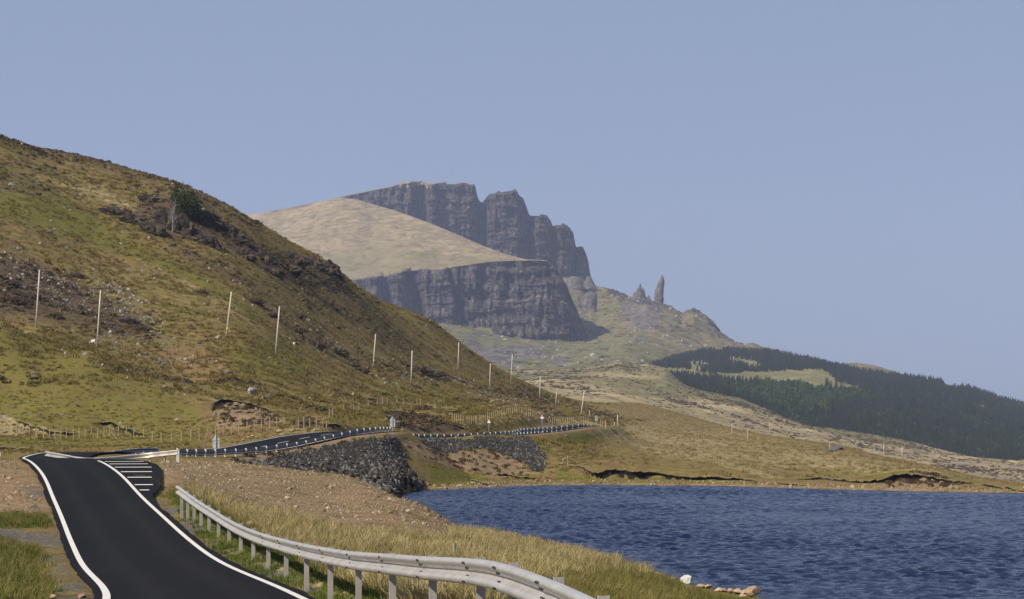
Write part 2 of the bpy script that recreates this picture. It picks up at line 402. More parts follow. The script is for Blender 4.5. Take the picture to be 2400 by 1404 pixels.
    MAT['bare_bark'] = simple('pale_bark', (0.26, 0.235, 0.215), 0.3, 2.0)
    MAT['bark'] = simple('dark_bark', (0.07, 0.055, 0.045), 0.3, 2.0)
    MAT['leaf'] = leafy('shrub_leaf', (0.018, 0.026, 0.007), (0.042, 0.054, 0.014), (0.075, 0.088, 0.025))
    MAT['conifer'] = leafy('conifer_needles', (0.008, 0.014, 0.008), (0.017, 0.026, 0.014), (0.034, 0.044, 0.019), patch=0.012)
    MAT['broadleaf'] = leafy('larch_foliage', (0.022, 0.042, 0.012), (0.045, 0.075, 0.020), (0.085, 0.11, 0.03), patch=0.02)
    MAT['wool'] = simple('sheep_wool', (0.70, 0.64, 0.53), 0.12, 9.0, 0.95, 0.5, 0.03)
    MAT['sheep_face'] = simple('sheep_face', (0.55, 0.48, 0.38), 0.1, 5.0)
    # water
    t = NT('loch_water')
    t.b.inputs['Base Color'].default_value = (0.003, 0.010, 0.038, 1)
    t.b.inputs['IOR'].default_value = 1.33; t.b.inputs['Specular IOR Level'].default_value = 0.13
    t.rough(0.06)
    w2 = t.noise(3.4, 5, 0.65, mapscale=(0.7, 1.0, 1.0), dist=0.5); t.bump(w2, 1.0, 0.14)
    MAT['water'] = t.m
make_materials()

# ------------------------------------------------------------------ near terrain (18 m .. 1250 m): one height field
# control points: (photo column, forward distance m, height relative to the eye m)
CT = []
def cz(px, Y, z): CT.append((px, Y, z))
def cy(px, py, Y): CT.append((px, Y, (HOR - py) / F * Y))
# verge and barrier line, near bank down to the loch
for px, Y, z in [(1400, 22, -2.2), (1187, 27.3, -2.2), (1001, 34, -2.44), (830, 44, -2.88), (710, 54.5, -3.2), (587, 70, -3.52), (484, 85, -3.32), (421, 93, -2.9)]: cz(px, Y, z)
for px, Y, z in [(1100, 60, -3.5), (1100, 90, -4.5), (1100, 125, -5.4), (1100, 142, -5.95), (1400, 40, -3.1), (1400, 70, -4.4), (1400, 100, -5.4), (1400, 118, -5.95),
                 (1600, 30, -2.7), (1600, 60, -4.5), (1600, 80, -5.35), (1600, 96, -5.85), (1830, 40, -3.9), (1830, 65, -5.3), (1830, 84, -5.9), (2400, 40, -4.3), (2400, 70, -5.8),
                 (2900, 40, -4.6), (2900, 65, -5.9), (1200, 18, -2.1), (500, 18, -2.2), (-500, 18, -2.3), (2900, 18, -2.8), (850, 70, -3.6), (820, 55, -3.3)]: cz(px, Y, z)
# verge left of the near road
for px, Y, z in [(0, 50, -3.2), (-500, 50, -3.0), (100, 57, -3.4), (0, 68, -3.6), (0, 85, -3.5), (0, 105, -3.1), (0, 122, -2.3), (0, 140, -1.78), (-500, 70, -3.4), (-500, 105, -2.9), (-500, 140, -1.8)]: cz(px, Y, z)
# graded earth platform between road and loch
for px, py, Y in [(375, 1085, 142), (450, 1128, 122), (450, 1092, 150), (640, 1095, 178), (600, 1150, 128), (600, 1195, 106), (640, 1236, 88), (800, 1250, 90), (800, 1200, 115), (800, 1150, 150), (800, 1117, 176),
                  (860, 1132, 170), (900, 1152, 162), (1000, 1188, 143), (1000, 1235, 104), (500, 1086, 172)]: cy(px, py, Y)
for px, Y, z in [(800, 196, -4.9), (860, 192, -5.2), (900, 184, -5.5), (1000, 163, -5.75), (640, 194, -3.3)]: cz(px, Y, z)
# ground beyond the crest, embankments, road bench
for px, Y, z in [(0, 165, -1.95), (-500, 165, -1.9), (300, 160, -2.3), (205, 150, -2.2), (112, 150, -2.0), (425, 195, -2.3), (507, 200, -2.35), (660, 225, -2.06), (770, 240, -1.2), (915, 262, -0.55), (945, 300, -1.35), (1210, 350, -1.15), (1300, 385, -0.75), (1380, 420, 0.0)]: cz(px, Y, z)
for px, py, Y in [(1000, 1100, 270), (1000, 1135, 252), (1000, 1045, 290), (1100, 1055, 297), (1100, 1100, 278), (1100, 1132, 260), (1200, 1034, 326), (1200, 1070, 305), (1200, 1118, 274), (1270, 1108, 282), (1300, 1040, 345), (1300, 1098, 290), (1300, 1128, 268)]: cy(px, py, Y)
for px, py, Y in [(500, 1050, 248), (700, 1011, 272), (850, 1001, 290), (1000, 1006, 330), (1100, 1000, 345), (1215, 966, 430), (1215, 962, 470), (1290, 990, 455), (1380, 985, 470)]: cy(px, py, Y)
# left hill
for px, lst in {
    -500: [(1062, 205), (1030, 270), (1005, 300), (880, 335), (740, 375), (560, 450), (400, 530), (250, 610), (150, 700), (80, 900), (70, 1250)],
    0: [(1064, 205), (1030, 262), (1012, 300), (900, 335), (752, 372), (792, 392), (748, 415), (600, 470), (450, 540), (330, 610), (350, 720), (450, 1250)],
    227: [(1048, 232), (1020, 290), (930, 325), (816, 372), (850, 392), (806, 415), (680, 470), (520, 545), (394, 610), (420, 740), (560, 1250)],
    420: [(1042, 245), (1010, 285), (960, 315), (893, 350), (916, 370), (835, 415), (700, 480), (560, 545), (447, 600), (500, 740), (650, 1250)],
    570: [(1000, 280), (955, 310), (900, 375), (780, 450), (650, 530), (513, 610), (580, 760), (720, 1250)],
    770: [(985, 310), (960, 360), (900, 440), (800, 530), (700, 600), (622, 655), (690, 800), (800, 1250)],
    1000: [(985, 385), (960, 430), (920, 530), (860, 640), (800, 700), (752, 750), (800, 900), (880, 1250)],
    1200: [(985, 400), (950, 560), (920, 700), (882, 860), (905, 1000), (930, 1250)],
    1320: [(992, 470), (975, 560), (955, 720), (934, 930), (950, 1080), (960, 1250)],
    1400: [(1137, 266), (1108, 275), (1075, 330), (1040, 400)],
    1500: [(1137, 266), (1105, 276), (1060, 400), (1030, 480), (1000, 640), (970, 820), (947, 1080), (965, 1180), (975, 1250)],
    1650: [(1138, 263), (1115, 273), (1060, 410), (1030, 520), (1005, 720), (987, 1000), (1010, 1150)],
    1800: [(1140, 258), (1127, 267), (1085, 360), (1055, 470), (1035, 640), (1024, 900), (1040, 1100), (1050, 1250)],
    2000: [(1144, 251), (1125, 262), (1110, 290), (1085, 370), (1062, 520), (1052, 700), (1075, 1000), (1085, 1250)],
    2131: [(1146, 247), (1109, 263), (1097, 340), (1080, 460), (1110, 620), (1115, 1250)],
    2360: [(1153, 235), (1140, 255), (1131, 285), (1150, 340), (1135, 600), (1130, 1250)],
    2500: [(1156, 231), (1147, 255), (1142, 285), (1150, 340), (1145, 600), (1150, 1250)],
    2900: [(1165, 218), (1155, 240), (1150, 300), (1158, 400), (1155, 1250)]}.items():
    for py, Y in lst: cy(px, py, Y)
# roads define the ground they run on
ROAD1 = [(-1.9, 22, -2.35), (-2.6, 27, -2.35), (-3.8, 34, -2.6), (-5.1, 43, -3.03), (-5.75, 48.5, -3.27), (-7.0, 55.5, -3.42), (-8.7, 63, -3.52), (-10.1, 70.5, -3.6), (-12.0, 80, -3.48), (-14.35, 92, -3.24), (-17.4, 107, -2.85), (-20.0, 119.5, -2.28), (-22.1, 128.5, -1.93), (-23.5, 134.5, -1.77),
         (-25.4, 143, -1.79), (-27.2, 152, -1.86), (-29.2, 164, -1.88), (-30.4, 176, -1.78), (-30.6, 188, -1.85), (-28.8, 202, -2.2)]
ROAD2 = [(-30.6, 190, -1.95), (-28.7, 201, -2.25), (-26.3, 212, -2.2), (-23.3, 226, -1.98), (-19.0, 247, -0.92), (-15.5, 263, -0.5), (-15.2, 282, -0.85), (-14.4, 300, -1.28), (-9.0, 325, -1.2), (-2.4, 350, -1.08), (3.6, 385, -0.7), (9.8, 420, 0.02), (13.5, 440, 0.2)]
for X, Y, z in ROAD1[3:14:2] + ROAD2[3:9:2]: cz(1200 + X / Y * F, Y, z)

def tps_fit(c, lam=2e-5):
    c = np.array(c); u = c[:, 0] / 400.0; v = np.log(c[:, 1]) * 2.4; s = c[:, 2] / c[:, 1]
    n = len(c); d = np.hypot(u[:, None] - u, v[:, None] - v)
    K = np.where(d > 1e-9, d * d * np.log(d + 1e-12), 0) + lam * np.eye(n)
    Pm = np.c_[np.ones(n), u, v]
    A = np.block([[K, Pm], [Pm.T, np.zeros((3, 3))]])
    w = np.linalg.solve(A, np.r_[s, 0, 0, 0])
    return u, v, w
_tu, _tv, _tw = tps_fit(CT)
def tps_eval(px, Y):
    u = px.ravel() / 400.0; v = np.log(Y.ravel()) * 2.4; out = np.empty(u.size)
    for i in range(0, u.size, 20000):
        uu, vv = u[i:i + 20000], v[i:i + 20000]
        d2 = (uu[:, None] - _tu) ** 2 + (vv[:, None] - _tv) ** 2
        out[i:i + 20000] = (0.5 * d2 * np.log(d2 + 1e-18)) @ _tw[:-3] + _tw[-3] + _tw[-2] * uu + _tw[-1] * vv
    return out.reshape(px.shape)

PXC = np.r_[np.arange(-1000, -40, 30), np.arange(-40, 2440, 5.0), np.arange(2440, 3801, 30)]
YR = np.exp(np.linspace(math.log(18.0), math.log(1250.0), 860))
# coarse evaluation of the smooth surface, then bilinear refinement
cpx = np.linspace(-500, 2900, 230); cly = np.linspace(math.log(18.0), math.log(1250.0), 300)
CP, CL = np.meshgrid(cpx, cly); SC = tps_eval(CP, np.exp(CL))
tmp = np.stack([np.interp(PXC, cpx, SC[i]) for i in range(len(cly))])
SL = np.stack([np.interp(np.log(YR), cly, tmp[:, j]) for j in range(len(PXC))], 1)
GPX, GY = np.meshgrid(PXC, YR)
GX = (GPX - 1200.0) / F * GY
GZ = SL * GY + EYE

# ---- roads: centre lines, and the ground shaped to them
R1 = resample(catmull([(x, y, z + EYE) for x, y, z in ROAD1], 12), 0.8)
def smooth_path(p, k):
    q = np.pad(p, ((k, k), (0, 0)), 'edge'); q = np.stack([np.convolve(q[:, i], np.ones(2 * k + 1) / (2 * k + 1), 'valid') for i in range(3)], 1); q[:k] = p[:k]; q[-k:] = p[-k:]; return q
R1 = smooth_path(smooth_path(R1, 8), 6)
R2 = resample(catmull([(x, y, z + EYE) for x, y, z in ROAD2], 12), 1.2)
def road_dist(path, X, Y):
    best = np.full(X.shape, 1e9); bz = np.zeros(X.shape); side = np.zeros(X.shape)
    t = np.gradient(path[:, :2], axis=0); t /= np.linalg.norm(t, axis=1)[:, None]
    for k in range(len(path)):
        dx = X - path[k, 0]; dy = Y - path[k, 1]; d = dx * dx + dy * dy
        m = d < best
        best = np.where(m, d, best); bz = np.where(m, path[k, 2], bz); side = np.where(m, t[k, 0] * dy - t[k, 1] * dx, side)
    return np.sqrt(best), bz, side           # side > 0: left of travel direction
sub = (GY < 520) & (GY > 18)
rows = np.where(GY[:, 0] < 520)[0]; r1 = rows[-1] + 1
# only vertices near the road corridor
corr = (np.abs(GX[:r1]) < 75)
def apply_road(path, hw, sh_l, sh_r, extra=None, emb=False):
    X, Y = GX[:r1][corr], GY[:r1][corr]
    d = np.full(X.shape, 1e9); bz = np.zeros(X.shape); sd = np.zeros(X.shape)
    for i in range(0, len(path), 60):
        seg = path[max(0, i - 1):i + 61]
        if len(seg) < 2: continue
        m = (Y > seg[:, 1].min() - 12) & (Y < seg[:, 1].max() + 12)
        if not m.any(): continue
        a, b, c = road_dist(seg, X[m], Y[m]); cur = d[m]; up = a < cur
        tmp_d = d[m]; tmp_z = bz[m]; tmp_s = sd[m]
        tmp_d[up] = a[up]; tmp_z[up] = b[up]; tmp_s[up] = c[up]
        d[m] = tmp_d; bz[m] = tmp_z; sd[m] = tmp_s
    sh = np.where(sd > 0, sh_l, sh_r)
    hwv = hw if extra is None else np.where(sd < 0, np.maximum(hw, np.interp(Y, extra[0], extra[1], left=0, right=0)), hw)
    w = 1 - sstep(0, 1, (d - hwv) / sh)
    Z = GZ[:r1][corr]; Z = Z * (1 - w) + (bz - (0.16 if extra is not None else 0.07)) * w
    if emb: Z = np.where((sd < 0) & (d < 14), np.maximum(Z, bz - 0.07 - np.maximum(0, d - 4.3) * 0.72), Z)
    t = GZ[:r1]; t[corr] = Z; GZ[:r1] = t
    full = np.full(GX.shape, 1e9); f = full[:r1]; f[corr] = d; full[:r1] = f
    fs = np.zeros(GX.shape); f = fs[:r1]; f[corr] = sd; fs[:r1] = f
    return full, fs

# small relief before the roads are cut in
def relief():
    hill = sstep(235, 300, GY) * sstep(1500, 1150, GPX)
    a = fbm2(GX / 14, GY / 14, 4, 3) * 0.75 * hill + fbm2(GX / 3.0, GY / 3.0, 4, 9) * 0.26 * hill
    moor = sstep(255, 300, GY) * sstep(1150, 1500, GPX)
    a += moor * (fbm2(GX / 26, GY / 26, 4, 5) * 0.32 + fbm2(GX / 4, GY / 4, 3, 6) * 0.07)
    near = sstep(240, 150, GY)
    a += near * (fbm2(GX / 4, GY / 4, 4, 11) * 0.10 + fbm2(GX / 0.9, GY / 0.9, 3, 12) * 0.035)
    mid = sstep(150, 240, GY) * sstep(330, 260, GY)
    a += mid * fbm2(GX / 5, GY / 5, 4, 15) * 0.12
    return a
GZ += relief()
LAY_Y = np.array([100, 104, 107, 109, 112.5, 118, 122, 126, 129.5, 134, 141.0]); LAY_W = np.array([2.1, 2.2, 2.35, 2.65, 3.1, 3.5, 3.85, 4.2, 4.35, 4.3, 3.6])
D1, S1 = apply_road(R1, 2.4, 2.0, 1.2, (LAY_Y, LAY_W + 0.5))
D2, S2 = apply_road(R2, 4.0, 2.5, 3.0, emb=True)

# ---- loch: shoreline in plan, ground pushed above / below the water
def W(px, Y): return ((px - 1200.0) / F * Y, Y)
SHORE = [W(3900, 62), W(3300, 62), W(2900, 66), W(2600, 72), W(2400, 75), W(2100, 80), W(1900, 84.5), W(1830, 87), W(1700, 93), W(1600, 98), W(1500, 108), W(1400, 118), W(1300, 129), W(1200, 138), W(1100, 147), W(1000, 172), W(945, 196), W(928, 208), W(925, 219), W(938, 229), W(962, 237),
         W(985, 241), W(1030, 244), W(1085, 248), W(1150, 253.5), W(1230, 261), W(1300, 263), W(1400, 264.5), W(1500, 263.5), W(1600, 262), W(1700, 259), W(1800, 255), W(1900, 249), W(2000, 244), W(2100, 240), W(2250, 236), W(2400, 231.5), W(2600, 224), W(2900, 212), W(3300, 200), W(3900, 185)]
wob = fbm2(GX / 3.0, GY / 3.0, 3, 21)
m = (GY > 55) & (GY < 300) & (GPX > 780)
SD = np.full(GX.shape, -1e3); SD[m] = poly_sd(GX[m], GY[m], SHORE) + wob[m] * 0.35
land = np.where(SD > -60, -SD, 60)
lowest = np.where((land < 30) & (GY < 300), 0.06 + 0.10 * np.minimum(land, 4) - 2.0 * sstep(12, 30, land), -99.0)
GZ = np.where(SD > 0, -0.06 - np.minimum(1.6, 0.22 * SD), np.maximum(GZ, lowest))

GPY = HOR - F * (GZ - EYE) / GY                 # photo row of each ground vertex
RUNMIN = np.minimum.accumulate(GPY, axis=0)
def ground_at(px, py, ymin=20.0):
    """first visible ground point met by the ray through (px,py)"""
    j = int(np.clip(np.searchsorted(PXC, px), 1, len(PXC) - 1))
    col = GPY[:, j]; i0 = int(np.searchsorted(YR, ymin))
    k = np.where(col[i0:] <= py)[0]
    i = i0 + (k[0] if len(k) else int(np.argmin(col[i0:])))
    Y = YR[i]
    if i > i0 and col[i] < py < col[i - 1]:
        t = (col[i - 1] - py) / (col[i - 1] - col[i]); Y = YR[i - 1] + t * (YR[i] - YR[i - 1])
    return np.array([(px - 1200) / F * Y, Y, ground_z((px - 1200) / F * Y, Y)])
def ground_z(X, Y):
    px = 1200 + X / Y * F
    j = int(np.clip(np.searchsorted(PXC, px) - 1, 0, len(PXC) - 2)); i = int(np.clip(np.searchsorted(YR, Y) - 1, 0, len(YR) - 2))
    a = np.clip((px - PXC[j]) / (PXC[j + 1] - PXC[j]), 0, 1); b = np.clip((Y - YR[i]) / (YR[i + 1] - YR[i]), 0, 1)
    return float((GZ[i, j] * (1 - a) + GZ[i, j + 1] * a) * (1 - b) + (GZ[i + 1, j] * (1 - a) + GZ[i + 1, j + 1] * a) * b)

# ---- peat banks and scarps: real steps cut into the ground (lip line, face height)
BANK_LINES = [
    ([(1338, 1088), (1360, 1093), (1385, 1106), (1400, 1112), (1420, 1102), (1450, 1099), (1480, 1106), (1510, 1105), (1560, 1111), (1600, 1117), (1625, 1120), (1660, 1116), (1700, 1120), (1740, 1121), (1780, 1128)], 21, 255, 7, 'peat'),
    ([(1822, 1131), (1850, 1132), (1885, 1137)], 8, 240, 4, 'peat'),
    ([(1870, 1124), (1900, 1121), (1930, 1117), (1955, 1124), (1975, 1122), (2000, 1128), (2040, 1127), (2065, 1122), (2090, 1114), (2125, 1110), (2160, 1113), (2190, 1119), (2230, 1126), (2280, 1132), (2330, 1138), (2352, 1146)], 18, 228, 7, 'peat'),
    ([(2355, 1140), (2380, 1147), (2400, 1152)], 7, 225, 4, 'peat'),
    ([(497, 975), (500, 950), (512, 936), (545, 937), (590, 946), (625, 957), (645, 968), (664, 980)], 11, 240, 10, 'peat'),
    ([(908, 966), (925, 961), (950, 965), (985, 974), (1040, 990), (1088, 1004)], 13, 270, 8, 'peat'),
    ([(985, 946), (1020, 955), (1062, 966), (1078, 964), (1100, 955), (1138, 945)], 10, 330, 12, 'peat'),
    ([(1264, 928), (1290, 945), (1316, 966)], 13, 500, 16, 'peat'),
    ([(1163, 1111), (1185, 1110), (1215, 1118), (1256, 1119)], 11, 250, 5, 'peat'), ([(1100, 1122), (1125, 1130), (1150, 1137)], 8, 245, 4, 'peat'),
    ([(-40, 1048), (0, 1050), (20, 1048), (60, 1051)], 10, 190, 7, 'peat'), ([(36, 984), (70, 995), (110, 1010), (178, 1016)], 9, 230, 8, 'peat'), ([(228, 990), (262, 988), (290, 1002), (340, 1020)], 10, 230, 8, 'peat'), ([(690, 990), (725, 985), (765, 995), (800, 998)], 10, 240, 8, 'peat'), ([(1050, 880), (1080, 892), (1100, 900)], 7, 400, 10, 'peat')]
BANKS = []
for line, th, ymin, run, kind in BANK_LINES:
    L = resample(np.array(line, float), 2.5); n = len(L); sd_ = int(line[0][0]) + 300
    ys_ = np.array([ground_at(px, py, ymin)[1] for px, py in L])
    ys_ = np.convolve(np.pad(ys_, 6, 'edge'), np.ones(13) / 13, 'valid')
    t_ = np.linspace(0, 1, n); prof = np.clip(np.minimum(t_, 1 - t_) * 8, 0.08, 1) * (0.85 + 0.45 * vn2(np.arange(n) / 9.0, np.zeros(n), sd_))
    hg = th * prof * ys_ / F
    o = np.argsort(L[:, 0]); pxs, yy, hh = L[o, 0], ys_[o], hg[o]
    top = np.array([ground_z((px - 1200) / F * y, y) for px, y in zip(L[:, 0], ys_)])
    BANKS.append((L, ys_, hg, top, sd_, kind))
    m_ = (GPX >= pxs[0]) & (GPX <= pxs[-1])
    Yb = np.interp(GPX[m_], pxs, yy); H_ = np.interp(GPX[m_], pxs, hh); dd = Yb - GY[m_]
    cut = H_ * sstep(0.05, 0.6, dd) * (1 - sstep(run * 0.25, run, dd))
    GZ[m_] = np.where((SD[m_] > 0) | (cut <= 0), GZ[m_], np.maximum(GZ[m_] - cut, 0.05))
GPY = HOR - F * (GZ - EYE) / GY; RUNMIN = np.minimum.accumulate(GPY, axis=0)

# ---- ground cover masks (what grows or lies where)
warp = (fbm2(GX / 30, GY / 30, 3, 31) * 26 + fbm2(GX / 7, GY / 7, 3, 32) * 12) * sstep(230, 330, GY) + fbm2(GX / 2.5, GY / 4, 3, 33) * 10 * sstep(330, 230, GY)
def cover(poly, feather, y0=0, y1=1e9, k=1.0, wscale=1.0):
    s = poly_sd(GPX + warp * wscale, GPY + warp * 0.6 * wscale, poly)
    feather = feather * (2.6 if y0 >= 380 or feather >= 8 else 1.4)
    return sstep(-feather, feather, s) * ((GY >= y0) & (GY <= y1)) * k
SOIL_MOUND = [(372, 1078), (500, 1080), (640, 1088), (860, 1122), (905, 1145), (1000, 1178), (1110, 1240), (1000, 1258), (860, 1250), (720, 1222), (590, 1196), (500, 1160), (440, 1142), (385, 1140), (372, 1100)]
soil = np.maximum.reduce([
    cover(SOIL_MOUND, 5, 86, 196), cover([(-500, 1070), (62, 1070), (112, 1165), (118, 1212), (0, 1205), (-500, 1200)], 5, 96, 150),
    cover([(502, 940), (545, 938), (600, 955), (662, 982), (560, 1008), (510, 1006)], 5, 250, 440),
    cover([(930, 1024), (985, 1040), (1050, 1062), (1110, 1052), (1190, 1066), (1232, 1095), (1240, 1116), (1150, 1114), (1080, 1100), (1000, 1080), (960, 1058)], 5, 240, 330),
    cover([(545, 1068), (640, 1055), (760, 1038), (860, 1022), (925, 1016), (925, 1024), (860, 1032), (700, 1062), (600, 1078)], 4, 195, 280, 0.9),
    cover([(2080, 1118), (2150, 1110), (2220, 1120), (2265, 1140), (2200, 1150), (2060, 1147)], 3, 225, 300, 0.9),
    cover([(1240, 1000), (1275, 978), (1300, 985), (1330, 1002), (1260, 1006)], 3, 380, 520, 0.8)])
shore_strip = sstep(2.2, 0.5, land) * (SD <= 0) * (GY > 190)
soil = np.maximum(soil, shore_strip * 0.7)
# bare shoulders along the far road
soil = np.maximum(soil, sstep(5.4, 3.9, D2) * 0.75)
gravel = np.maximum.reduce([
    cover([(-500, 1225), (0, 1232), (90, 1250), (170, 1262), (165, 1285), (110, 1278), (0, 1262), (-500, 1260)], 5, 60, 120, 0.62),
    cover([(115, 1305), (165, 1300), (190, 1345), (185, 1370), (110, 1368)], 14, 50, 90, 0.5),
    sstep(0.75, 0.25, np.abs(D1 - 2.45)) * (GY < 118) * (0.38 + 0.5 * fbm2(GX / 1.2, GY / 2.5, 3, 41))])
straw = np.maximum.reduce([
    cover([(425, 1140), (500, 1162), (590, 1198), (720, 1225), (860, 1252), (1000, 1260), (1130, 1248), (1240, 1258), (1400, 1285), (1560, 1345), (1720, 1388), (1900, 1410), (1900, 1900), (650, 1900), (520, 1260)], 8, 20, 150, 0.95),
    cover([(1290, 945), (1500, 950), (1700, 990), (1900, 1032), (2120, 1078), (2365, 1130), (2420, 1145), (1900, 1118), (1600, 1088), (1420, 1040), (1330, 990)], 14, 270, 1250, 0.62),
    cover([(1480, 1040), (1600, 1062), (1760, 1100), (1850, 1125), (1790, 1120), (1640, 1082), (1500, 1052)], 4, 250, 520, 1.0),
    cover([(1820, 1062), (1960, 1066), (2130, 1084), (2365, 1131), (2300, 1128), (2100, 1104), (1900, 1090)], 8, 260, 700, 0.95),
    cover([(310, 590), (420, 640), (560, 720), (600, 760), (540, 740), (420, 670), (320, 615)], 8, 380, 700, 0.55),
    cover([(0, 975), (90, 1000), (170, 1020), (60, 1030), (0, 1025)], 6, 230, 330, 0.7), cover([(690, 985), (770, 995), (800, 1012), (690, 1030), (620, 1040)], 6, 230, 330, 0.7),
    cover([(1080, 985), (1200, 965), (1250, 975), (1200, 1004), (1080, 1003)], 4, 340, 470, 0.5),
    cover([(60, 400), (220, 430), (340, 490), (420, 545), (300, 500), (180, 460)], 10, 450, 700, 0.7)])
green = np.maximum.reduce([
    cover([(-500, 300), (0, 370), (180, 480), (330, 560), (480, 640), (640, 740), (600, 760), (420, 660), (200, 570), (0, 510), (-500, 420)], 14, 380, 800, 0.75),
    cover([(-500, 760), (0, 765), (230, 828), (450, 930), (505, 1000), (470, 1060), (0, 1062), (-500, 1062)], 10, 215, 385, 0.55),
    cover([(500, 800), (640, 770), (760, 850), (700, 900), (540, 900)], 14, 300, 560, 0.6),
    cover([(880, 905), (1010, 905), (1130, 940), (1060, 960), (900, 935)], 8, 380, 640, 0.85), cover([(1290, 1022), (1420, 1012), (1430, 1048), (1330, 1060)], 6, 320, 430, 0.7),
    cover([(1460, 1012), (1500, 1012), (1515, 1030), (1470, 1034)], 3, 350, 600, 1.0),
    cover([(1300, 1095), (1400, 1118), (1600, 1122), (1780, 1130), (1780, 1140), (1300, 1134)], 4, 250, 320, 0.75), cover([(1920, 1095), (2010, 1098), (2100, 1105), (2200, 1116), (2330, 1133), (2200, 1122), (2060, 1118), (1920, 1118)], 4, 240, 340, 0.85),
    cover([(1000, 1085), (1090, 1105), (1170, 1122), (1130, 1142), (1010, 1140)], 6, 245, 285, 0.75),
    cover([(1340, 1330), (1480, 1340), (1640, 1362), (1780, 1402), (1700, 1500), (1150, 1500), (1180, 1400)], 14, 25, 110, 0.72),
    cover([(380, 1145), (425, 1150), (560, 1230), (720, 1330), (900, 1404), (1100, 1600), (800, 1600), (700, 1404), (520, 1310), (430, 1230)], 6, 20, 110, 1.0),
    cover([(-500, 1195), (60, 1200), (118, 1212), (130, 1240), (60, 1238), (-500, 1230)], 5, 70, 110, 0.9), cover([(-500, 1270), (60, 1275), (110, 1300), (90, 1350), (150, 1390), (60, 1410), (-500, 1410)], 8, 45, 90, 0.8)])
ridge_py = np.min(np.where((GY > 350)[:, :], GPY, 1e9), axis=0)
heather = np.maximum.reduce([
    cover([(-500, 560), (0, 590), (150, 640), (330, 740), (420, 810), (300, 800), (160, 760), (0, 745), (-500, 740)], 16, 385, 560, 0.75),
    cover([(232, 475), (300, 490), (370, 440), (480, 460), (600, 560), (700, 610), (800, 640), (830, 690), (700, 680), (560, 600), (480, 560), (400, 560), (260, 510)], 10, 400, 760, 0.72),
    cover([(560, 600), (820, 680), (1000, 780), (1120, 860), (1000, 850), (850, 790), (700, 740), (600, 690)], 20, 400, 900, 0.40),
    cover([(660, 760), (860, 830), (1060, 880), (1040, 905), (860, 870), (720, 810)], 12, 380, 900, 0.52),
    cover([(903, 960), (1000, 972), (1090, 1008), (1000, 1013), (915, 1010)], 5, 280, 420, 1.0),
    cover([(280, 850), (400, 880), (480, 905), (400, 900), (310, 875)], 6, 300, 400, 0.7), cover([(660, 1000), (720, 985), (770, 1000), (700, 1005)], 4, 270, 340, 0.6),
    cover([(1180, 985), (1270, 955), (1320, 972), (1300, 985), (1230, 990)], 6, 430, 800, 0.6), cover([(1090, 900), (1240, 905), (1320, 950), (1250, 950), (1130, 930)], 8, 480, 1000, 0.6),
    cover([(1330, 938), (1500, 948), (1700, 990), (1660, 1030), (1480, 1008), (1350, 985)], 14, 380, 1200, 0.5),
    sstep(42, 10, GPY - ridge_py[None, :]) * (GPX < 620) * (GY > 430) * 0.5,
    sstep(0.1, 0.6, fbm2(GX / 22, GY / 22, 4, 51)) * (GPX < 1350) * sstep(300, 360, GY) * 0.5,
    sstep(0.2, 0.6, fbm2(GX / 60, GY / 60, 3, 52)) * (GPX >= 1350) * sstep(300, 360, GY) * 0.4])
peat = np.maximum.reduce([shore_strip * 0.0, cover([(1560, 1380), (1640, 1392), (1700, 1398), (1690, 1408), (1560, 1404)], 4, 60, 100, 0.8)])
tan_moor = sstep(560, 700, GY) * (GPX > 2050)
heather = np.maximum(heather, tan_moor * 0.5)
straw = straw * np.where(GY < 160, sstep(1700, 1520, GPX), 1)
notsoil = 1 - np.clip(soil + gravel, 0, 1)
ca = np.stack([heather * notsoil, np.clip(straw, 0, 1) * notsoil, np.clip(green, 0, 1) * notsoil], -1)
cb = np.stack([soil, np.clip(gravel, 0, 1), peat], -1)
# heather and bank relief is real height too
ground = grid_mesh('ground', np.stack([GX, GY, GZ], -1), MAT['ground'], {'cover_a': ca, 'cover_b': cb})
tag(ground, kind='structure')

# ---- loch water: a sheet with real wind waves
wpx = np.r_[np.arange(820, 2500, 4.5), np.arange(2500, 3800, 14.0)]; wy = np.arange(58, 270, 0.27)
WP, WY = np.meshgrid(wpx, wy); WX = (WP - 1200) / F * WY; WZ = np.zeros_like(WX)
wr = np.random.default_rng(5)
gust = 0.80 + 0.5 * fbm2(WX / 22, WY / 26, 4, 171)
for k in range(34):
    lam = 0.42 * (4.2 ** wr.random()); th = wr.normal(-1.75, 0.55); kk = 2 * math.pi / lam
    amp = 0.0092 * lam ** 0.9 * (0.6 + 0.8 * wr.random()); ph = wr.random() * 6.283 + 2.2 * fbm2(WX / 9 + k, WY / 11, 2, 180 + k)
    s_ = np.sin(kk * (math.cos(th) * WX + math.sin(th) * WY) + ph); WZ += amp * (s_ + 0.35 * (s_ * s_ - 0.5))
WZ *= gust
msd = np.full(WX.shape, -9.0); msd = poly_sd(WX, WY, SHORE)
WZ *= sstep(-1.0, 2.5, msd) * 0.9 + 0.1
keepw = (msd > -3.5)[:-1, :-1]
water = grid_mesh('water', np.stack([WX, WY, WZ - 0.02], -1), MAT['water'], keep=keepw); tag(water, kind='structure')

